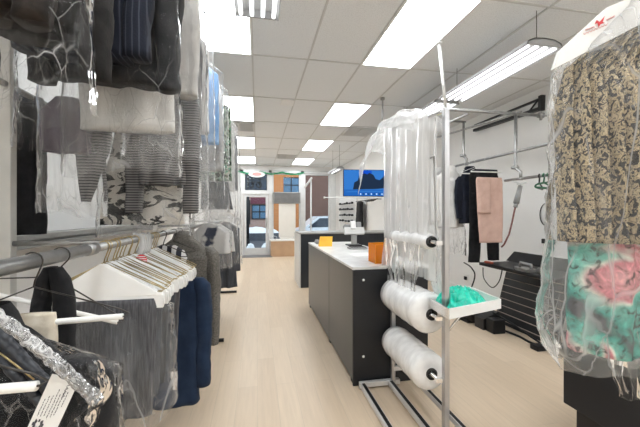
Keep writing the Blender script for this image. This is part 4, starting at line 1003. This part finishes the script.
# ================================================================== right pipe rack
GX = 2.65
pr = thing('pipe_rack', 'grey pipe rack hung from the ceiling along the right wall', 'pipe rack', (GX, 3.2, 1.8))
ytop = 2.97
zt = at(516, 113.5, Y=ytop).z
ptop0 = at(444, 108.5, Y=ytop); ptop1 = at(542, 115, Y=ytop)
MB().tube([(ptop0.x, ytop, ptop0.z), (ptop1.x, ytop, ptop1.z)], .017, 12).tube([(ptop1.x - .04, ytop, ptop1.z), (ptop1.x + .012, ytop, ptop1.z)], .03, 12).tube([(ptop1.x - .015, ytop, ptop1.z - .05), (ptop1.x - .015, ytop, ptop1.z + .03)], .014, 10).tube([(ptop1.x, ytop, ptop1.z), (XR, ytop, ptop1.z)], .009, 8).build('cross_pipe', m_galv, pr)
cp = at(439, 42, z=CEIL)
MB().tube([(cp.x, cp.y, CEIL + .01), (ptop0.x + .02, ytop, ptop0.z)], .015, 10).tube([(cp.x, cp.y, CEIL + .01), (cp.x, cp.y, CEIL - .015)], .035, 14).build('drop_rod', m_white, pr)
zp2 = at(516, 175, Y=ytop).z
def drop(y, z_from, z_to):
    MB().tube([(GX, y, z_from), (GX, y, z_to + .02), (GX, y - .005, z_to), (GX, y - .035, z_to - .02), (GX, y - .065, z_to - .04), (GX, y - .065, z_to - .10)], .0155, 10).tube([(GX, y, z_to + .035), (GX, y, z_to + .008)], .023, 10).tube([(GX - .045, y, z_to + .01), (GX + .03, y, z_to + .01)], .017, 10).tube([(GX, y - .065, z_to - .10), (GX, y - .065, z_to - .125)], .022, 10).build('drop_pipe', m_galv, pr)
P1Z, P2Z = 2.045, zp2 - .04
drop(ytop, zt, P2Z + .11)
drop(3.85, 2.60, P1Z + .10)
MB().tube([(GX, 1.7, P1Z), (GX, 4.1, P1Z)], .0155, 12).build('upper_pipe', m_galv, pr)
MB().tube([(GX, 1.5, P2Z), (GX, 3.12, P2Z)], .0145, 12).build('lower_pipe', m_galv, pr)
MB().tube([(GX, 2.9, zt), (GX, 5.4, 2.60)], .013, 10).tube([(GX, 5.4, 2.6), (GX, 5.4, CEIL + .01)], .012, 10).tube([(1.9, 3.85, 2.60), (GX + .03, 3.85, 2.60)], .013, 10).tube([(2.1, ytop - .0, zt - .03), (2.1, 5.4, zt + .02)], .011, 8).tube([(2.1, 5.4, zt + .02), (GX, 5.4, 2.60)], .011, 8).build('back_pipe', m_galv, pr)

# wall rail on the right wall
wb = thing('wall_bracket', 'black metal bracket rail fixed high on the right wall', 'bracket', (3.57, 4.2, 2.8))
A = at(474.5, 130, X=3.57); B = at(541, 108, X=3.57); A2 = at(474.5, 124.5, X=3.57); B2 = at(541.5, 97.5, X=3.57)
MB().prism([(3.54, A.y, A.z - .022), (3.54, B.y, B.z - .02), (3.54, B.y, B.z + .02), (3.54, A.y, A.z + .02)], (.06, 0, 0)).build('lower_bar', m_blackmetal, wb)
MB().prism([(3.565, A2.y, A2.z - .007), (3.565, B2.y, B2.z - .012), (3.565, B2.y, B2.z + .012), (3.565, A2.y, A2.z + .007)], (.035, 0, 0)).build('upper_bar', m_blackmetal, wb)
MB().prism([(3.54, B.y - .03, B.z - .03), (3.54, B.y + .02, B.z - .03), (3.54, B2.y + .02, B2.z + .03), (3.54, B2.y - .03, B2.z + .03)], (.06, 0, 0)).build('end_plate', m_blackmetal, wb)
MB().tube([(3.575, B.y + .22, B.z), (3.575, B2.y + .05, B2.z)], .012, 8).build('strut', m_blackmetal, wb)

# hangers and clothes on the pipe rack
def rack_hanger(y, z, label, x=GX, w=.2, mat=None, bar=True, a=0, rr=.0155):
    r = thing('wire_hanger', label, 'hanger', (x, y, z))
    b = MB(); tf, zb = wire_hanger(b, x, y, z, w, .09, .003, a, rail_r=rr); b.build('wire', mat or m_white, r)
    if bar: MB().tube([tf((x - w, y, zb)), tf((x + w, y, zb))], .0075, 8).build('card_tube', m_tube, r)
    return zb
yb = 3.42; zb = rack_hanger(yb, P1Z, 'white hanger holding the dusty pink trousers', w=.2)
bt = thing('trousers', 'black trousers hanging behind the pink pair on the pipe rack', 'trousers', (2.8, 3.62, .8))
x0 = 2.755
MB().loft([(zb + .03, x0 + .0, .19, 3.6, .02), (zb - .03, x0, .20, 3.6, .035), (1.58, x0 + .0, .20, 3.6, .045)], 44, 14, seed=301, a1=.006).build('hips', f_black, bt)
for s, zl in ((-1, .80), (1, .82)):
    MB().loft([(1.66, x0 + s * .095, .10, 3.6, .045), (1.3, x0 + s * .11, .085, 3.6, .042), (zl, x0 + s * .135, .07, 3.6, .035)], 28, 20, seed=302 + s, k=1.5, a1=.006).build('leg', f_black, bt)
MB().loft([(zb + .055, x0, .19, 3.6, .022), (zb + .02, x0, .195, 3.6, .03)], 40, 4, seed=301, a1=.001, na=.001).build('waistband', f_navy, bt)
rack_hanger(3.6, P1Z, 'white hanger holding the black trousers', x=GX + .0, w=.2)
pl, prr = at(474.5, 178, Y=yb), at(503.5, 178, Y=yb)
xm = (pl.x + prr.x) / 2; zbt = at(490, 242, Y=yb).z
pk = MB().loft([(pl.z + .015, xm, .168, yb, .012), (pl.z - .02, xm, .176, yb, .022), (1.45, xm + .01, .168, yb, .024), (zbt, xm + .025, .150, yb, .022)], 52, 28, seed=303, k=1.5, a0=.002, a1=.006, na=.005)
pk.loft([(pl.z + .012, xm - .10, .085, yb - .035, .008), (pl.z - .03, xm - .10, .092, yb - .035, .010), (at(480, 213, Y=yb).z, xm - .095, .088, yb - .036, .012)], 32, 16, seed=305, k=1.5, a0=.001, a1=.004, na=.004)
tag(pk.build('trousers', f_pink, loc=(xm, yb, zbt)), 'dusty pink folded trousers on a white hanger', 'trousers')
slab('trousers_waist', 'black folded waist lying over the pink trousers hanger', 'trousers', f_black, [(pl.z + .045, (pl.x + prr.x) / 2 + .02, .14, yb + .05, .018), (pl.z - .02, (pl.x + prr.x) / 2 + .02, .15, yb + .05, .02)], 304, k=1, a1=.002, na=.004, m=6)
jacket('shirt', 'white shirt nearest behind the black trousers', 'shirt', 2.42, 3.80, P1Z - .07, 1.22, .23, f_white, 310, hd=.06, slv=.55)
jacket('shirt', 'white shirt further back on the pipe rack', 'shirt', 2.40, 3.98, P1Z - .07, 1.25, .23, f_grey, 311, hd=.06, slv=.55)
jacket('jacket', 'navy jacket squeezed between white shirt and black trousers', 'jacket', 2.62, 3.68, P1Z - .09, 1.28, .17, f_navy, 312, hd=.04, slv=.5)
bag('film bag over the white shirts on the pipe rack', 2.42, 3.92, P1Z - .02, .86, .26, .12, 313, m_film)
for k_, (y, l) in enumerate(((3.68, 'hanger hook of the squeezed navy jacket'), (3.78, 'white hanger inside the nearest white shirt'), (3.98, 'white hanger inside the further white shirt'))):
    b = MB(); wire_hanger(b, GX - .02, y, P1Z, .15, .07, .003, rail_r=.0155); tag(b.build('wire_hanger', m_white), l, 'hanger')
gh = ['dark green hanger nearest in the small bunch on the lower pipe', 'green plastic hanger in the middle of the small bunch', 'black hanger at the back of the small green bunch']
for k_, y in enumerate((2.58, 2.63, 2.68)):
    b = MB(); wire_hanger(b, GX, y, P2Z, .2, .055, .007, a=.25 + .2 * k_, rail_r=.0145); tag(b.build('plastic_hanger', [m_green, m_green, m_black][k_]), gh[k_], 'hanger')
b = MB(); wire_hanger(b, GX + .02, 2.48, P2Z - .0, .16, .09, .003, a=.1, rail_r=.0145); tag(b.build('wire_hanger', m_white), 'bare white wire hanger beside the patterned dress', 'hanger')

# steam gun hanging by its hose
ih = thing('steam_gun', 'grey steam gun on a dark red hose below the pipe rack', 'steam gun', (GX, 3.0, 1.5))
a0 = at(521, 183, Y=3.0); a1_ = at(516, 203, Y=3.0); a2 = at(512, 222, Y=3.0); a3 = at(504, 244, Y=3.0)
MB().tube([(GX - .02, 3.0, P2Z - .016), a0, a0 + (a1_ - a0) * .15], .006, 6).tube([at(517, 183.5, Y=3.0), at(526, 182, Y=3.0)], .009, 8).build('hook', m_alu, ih)
MB().tube([a0 + (a1_ - a0) * .12, a1_], .03, 12, rs=[.022, .030]).tube([a1_, a1_ + (a2 - a1_) * .2], .02, 12).build('handle', m_greyplastic, ih)
MB().tube([a1_, a1_ + (a2 - a1_) * .5, a2, (a2 + a3) * .5 + Vector((.012, 0, -.01)), a3, a3 + Vector((-.015, .02, -.03))], .009, 8).build('hose', m_hose, ih)

# ================================================================== pressing table with slatted panel
pt = thing('pressing_table', 'black pressing table with a slatted front panel by the wall', 'pressing table', (3.1, 3.2, 0))
bx0, bx1, tx = 2.97, 3.19, 3.35
Ya, Yb2 = 2.82, 3.70
def pan(v, d=0): # v along height of the leaning panel
    return (2.985 + .20 * v + d, .03 + .72 * v)
MB().prism([(pan(0)[0], Ya, pan(0)[1]), (pan(1)[0], Ya, pan(1)[1]), (pan(1, .03)[0], Ya, pan(1)[1]), (pan(0, .03)[0], Ya, pan(0)[1])], (0, Yb2 - Ya, 0)).build('slatted_panel', m_blackmetal, pt)
sl = MB()
for i in range(8):
    v = .06 + i * .115; xx, zz = pan(v, -.003); sl.box(xx - .003, xx + .004, Ya + .01, Yb2 - .01, zz - .004, zz + .004)
sl.build('slat_edges', solid('pale_brown_metal', (.36, .30, .26), .45), pt)  # slat edges lighter than the panel
MB().box(2.76, 3.26, 2.60, 3.70, .745, .785, bev=.012).build('table_top', m_black, pt)
MB().prism([(3.20, Ya, .785), (3.26, Ya, .785), (3.34, Ya, .90), (3.32, Ya, .90)], (0, Yb2 - Ya + .05, 0)).build('back_board', m_black, pt)
for yy in (Ya + .05, Yb2 - .06): MB().box(3.22, 3.26, yy, yy + .04, 0, .75).box(2.9, 3.3, yy, yy + .04, 0, .035).build('leg', m_blackmetal, pt)
MB().tube([(2.95, Ya - .1, .02), (3.0, Ya - .02, .20), (3.05, Ya, .35)], .014, 8).build('strut', m_blackmetal, pt)
q = at(488, 264.5, z=.80)
tag(MB().box(2.775, 2.815, 3.50, 3.62, .785, .812, bev=.01, tf=yaw((2.8, 3.56, 0), .1)).build('iron_rest', m_red2), 'small reddish brown pad on the pressing table corner', 'pad')
q = at(525, 268, z=.81); 
ir = thing('hand_iron', 'grey metal hand iron lying on the black pressing table', 'iron', (q.x, q.y, .785))
MB().prism([(q.x - .07, q.y - .10, .786), (q.x + .06, q.y - .10, .786), (q.x + .06, q.y + .06, .786), (q.x, q.y + .15, .786), (q.x - .06, q.y + .06, .786)], (0, 0, .03)).build('sole', m_galv, ir)
MB().tube([(q.x, q.y - .08, .815), (q.x, q.y - .08, .86), (q.x, q.y + .06, .865), (q.x, q.y + .07, .815)], .016, 10).build('handle', m_greyplastic, ir)
q = at(537, 272, z=.81)
tag(MB().lathe_y((q.x + .07, q.y, .818), [(-.05, .001), (-.05, .032), (.05, .032), (.05, .001)], 18).build('spool', m_galv), 'small grey spool beside the hand iron', 'spool')
fp = thing('foot_pedal', 'black foot pedal box on the floor by the pressing table', 'foot pedal', (2.75, 3.4, 0))
MB().box(2.68, 2.84, 3.33, 3.47, 0, .16, bev=.012).build('box', m_black, fp)
MB().prism([(2.66, 3.48, .0), (2.86, 3.48, .0), (2.86, 3.48, .21), (2.66, 3.48, .13)], (0, .16, 0)).build('pedal', m_blackmetal, fp)
mo = thing('motor', 'black rounded unit on the floor behind the foot pedal', 'motor', (2.75, 3.85, 0))
MB().lathe_y((2.73, 3.84, .115), [(-.15, .001), (-.15, .09), (-.13, .11), (.13, .11), (.15, .09), (.15, .001)], 22).build('housing', m_black, mo)
MB().box(2.63, 2.83, 3.74, 3.94, 0, .03).build('base', m_blackmetal, mo)
def cable(pts, r, label, mat=None):
    P = [Vector(p) for p in pts]; out = []
    for i in range(len(P) - 1):
        p0, p1, p2, p3 = P[max(0, i - 1)], P[i], P[i + 1], P[min(len(P) - 1, i + 2)]
        for k_ in range(6):
            t = k_ / 6; out.append(.5 * ((2 * p1) + (p2 - p0) * t + (2 * p0 - 5 * p1 + 4 * p2 - p3) * t * t + (3 * p1 - p0 - 3 * p2 + p3) * t ** 3))
    out.append(P[-1])
    return tag(MB().tube(out, r, 8).build('cable', mat or m_black), label, 'cable')
cable([(2.83, 3.4, .03), (2.9, 3.2, .014), (2.88, 3.0, .014), (2.95, 2.85, .014), (3.0, 2.75, .014)], .013, 'thick black cable running along the foot of the slatted panel')
cable([(2.80, 3.5, .2), (2.9, 3.3, .12), (2.92, 3.0, .05), (2.9, 2.7, .016), (3.05, 2.55, .016)], .011, 'thin black cable looping from the foot pedal over the floor')
cable([at(483, 267, X=2.76), at(484, 278, X=2.78), at(492, 287, X=2.80), at(499, 281, X=2.80), at(502, 270, X=2.78)], .006, 'black cord hanging in a loop below the pressing table')
cable([at(464, 262, X=2.95), at(472, 268, X=2.95), at(474, 280, X=2.95), (2.6, 3.9, .014), (2.62, 3.86, .03)], .009, 'black cord dropping behind the tray to the floor')
cv = at(514, 345, z=.0); 
tag(MB().box(2.78, 2.92, 2.83, 2.93, 0, .05, bev=.008).tube([(2.92, 2.88, .02), (3.06, 2.80, .02)], .012, 8).build('plug_block', m_black), 'small black plug block on the floor before the slatted panel', 'plug block')
so = at(466, 277, X=XR - .02)
tag(MB().box(XR - .02, XR, so.y - .05, so.y + .05, so.z - .06, so.z + .06, bev=.004).box(XR - .045, XR - .02, so.y - .03, so.y + .03, so.z - .04, so.z + .02, 1, .006).build('wall_socket', [m_white, m_black]), 'wall socket with a black plug behind the tray', 'socket')
so = at(548, 241, X=XR - .02)
tag(MB().box(XR - .03, XR, so.y - .09, so.y + .09, so.z - .03, so.z + .03, bev=.005).build('wall_switch', m_black), 'small black box on the wall beside the patterned dress', 'switch box')
lp_ = [at(546 + 6 * math.cos(a), 214 + 11 * math.sin(a), X=XR - .012) for a in [2 * PI * i / 24 for i in range(25)]]
tag(MB().tube(lp_, .006, 6).build('wire_loop', m_black), 'thin black wire loop hung on the right wall', 'wire loop')

# ================================================================== patterned dress in the right foreground
TD = .90
hk_ = at(655, 0, t=TD); hc = Vector((hk_.x, hk_.y, 2.16))
yz = lambda y: H + (213 - y) / F * TD
TFD = yaw((hc.x, hc.y, 0), -TH)
dxc = lambda px_: hc.x + ((px_ - 320) * .9333 - 335) / F * TD
yzc = lambda y: H + (213 - y) / F * TD * .9333
dx_ = lambda px_: hc.x + (px_ - 655) / F * TD
dw = thing('dress', 'two tier dress, beige damask over teal and pink floral', 'dress', (hc.x, hc.y, 1.0))
MB().loft([(1.95, hc.x, .05, hc.y, .03), (1.90, hc.x, .12, hc.y, .035), (1.80, hc.x, .245, hc.y, .042), (1.71, hc.x, .258, hc.y, .085), (1.5, hc.x, .256, hc.y, .095), (yz(241), hc.x, .25, hc.y, .10)], 520, 46, seed=401, k=3, a0=.006, a1=.012, na=.005, pleat=.06, npl=17, tf=TFD).build('pleated_bodice', f_damask, dw)
MB().loft([(yz(225), hc.x, .215, hc.y + .01, .045), (1.2, hc.x, .225, hc.y + .01, .05), (yz(352), hc.x + .01, .225, hc.y + .01, .055)], 90, 30, seed=402, k=5, a0=.006, a1=.014, na=.01, tf=TFD).build('floral_skirt', f_flor, dw)
dh = thing('caped_hanger', 'white hanger cover with a red bow mark over the patterned dress', 'hanger', (hc.x, hc.y, 2.16))
b = MB(); wire_hanger(b, hc.x, hc.y, 2.20, .27, .14, .0026, rail_r=.016); b.v = [TFD(p) for p in b.v]; b.build('wire', m_wire, dh)
cvp = MB()
q = [(560, 50), (607, 7), (645, -10), (665, -10), (703, 7), (750, 50), (756, 68), (655, 16), (554, 68)]
cvp.prism([TFD((dxc(x), hc.y - .06, yzc(y))) for x, y in q], TFD((0, .012, 0)) - TFD((0, 0, 0))); cvp.build('paper_cover', m_paper, dh)
def mark(mb, pts_, w=.0016, d=.0615):
    mb.tube([TFD((dxc(x), hc.y - d, yzc(y))) for x, y in pts_], w, 5)
mk = MB()
def flat(mb, pts_): mb.prism([TFD((dxc(x), hc.y - .0625, yzc(y))) for x, y in pts_], TFD((0, .001, 0)) - TFD((0, 0, 0)))
flat(mk, [(596, 20), (599, 22), (604, 16), (602, 22), (604, 23), (600, 24), (598, 27), (597, 23), (594, 24)])
mk.build('bow_mark', m_red, dh)
ml = MB()
for (x0_, y0_, x1_, y1_) in ((583, 34, 607, 24), (585, 30, 594, 26.5), (606, 20, 614, 16)):
    n_ = 16; mark(ml, [(x0_ + (x1_ - x0_) * i / n_, y0_ + (y1_ - y0_) * i / n_ + (.8 if i % 2 else -.8)) for i in range(n_ + 1)], .0008)
ml.build('script_line', m_pink, dh)
fbp = [(2.03, hc.x, .04, hc.y, .05), (1.96, hc.x, .12, hc.y, .105), (1.80, hc.x, .266, hc.y, .118), (1.6, hc.x, .275, hc.y, .125), (yz(240), hc.x, .282, hc.y, .125), (yz(330), hc.x, .318, hc.y, .11), (yz(352), hc.x, .30, hc.y, .11), (yz(376), hc.x + .01, .26, hc.y, .11)]
b = MB().loft(fbp, 110, 56, seed=405, k=3, a0=.004, a1=.012, na=.011, nf=12, top=False, bottom=False, hem=.035, tf=TFD)
tag(b.build('garment_bag', m_film_dress, loc=hc), 'clear film bag over the patterned dress, hem flaring out', 'garment bag', 'clear garment bags')
b = MB()
q = TFD((dx_(612), hc.y - .04, yz(372)))
b.loft([(q.z + .06, q.x, .035, q.y, .02), (q.z, q.x, .03, q.y, .018), (q.z - .045, q.x + .01, .028, q.y, .015)], 30, 14, seed=406, a1=.006, na=.012, top=False, bottom=False)
tag(b.build('film_knot', m_film_crisp), 'gathered film end dangling under the patterned dress', 'film end')
rr_ = thing('ceiling_rail', 'grey rail holding the patterned dress at top right', 'rail', (hc.x, 1.0, 2.2))
MB().tube([(hc.x + .16 * (-.2), hc.y - .9, 2.2), (hc.x, hc.y, 2.2), (hc.x + .03, hc.y + .12, 2.2)], .016, 10).tube([(hc.x - .03, hc.y - .85, 2.2), (hc.x - .03, hc.y - .85, CEIL + .01)], .014, 10).build('rail', m_galv, rr_)

# black cabinet at lower right
bc = thing('cabinet', 'black cabinet standing on the floor under the patterned dress', 'cabinet', (2.2, 1.4, 0))
cA = at(563, 402, t=1.9)
MB().box(cA.x, cA.x + 1.0, cA.y - .55, cA.y, cA.z, .70, bev=.006).build('body', m_blacklam, bc)
cB = at(574, 420, z=.15)
MB().box(cA.x + .06, cA.x + .95, cA.y - .52, cA.y - .03, 0, cA.z).build('plinth', m_blacklam, bc)
MB().box(cA.x - .005, cA.x + 1.01, cA.y - .56, cA.y + .005, .70, .72, bev=.004).build('top', m_blackmetal, bc)

# ================================================================== light
w = D.worlds.new('sky'); sc.world = w; w.use_nodes = True
bg = w.node_tree.nodes['Background']; bg.inputs[0].default_value = (.80, .90, 1, 1); bg.inputs[1].default_value = 1.25
for o in D.objects:
    if '_o' in o: del o['_o']
vs_ = sc.view_settings; sc.display_settings.display_device = 'sRGB'
vs_.view_transform = 'Standard'; vs_.look = 'None'; vs_.gamma = 1; vs_.use_curve_mapping = False; vs_.exposure = 0.82
cy = sc.cycles
cy.transparent_max_bounces = 48; cy.max_bounces = 10; cy.diffuse_bounces = 5; cy.glossy_bounces = 4; cy.use_denoising = True
cy.caustics_reflective = False; cy.caustics_refractive = False; cy.sample_clamp_indirect = 6
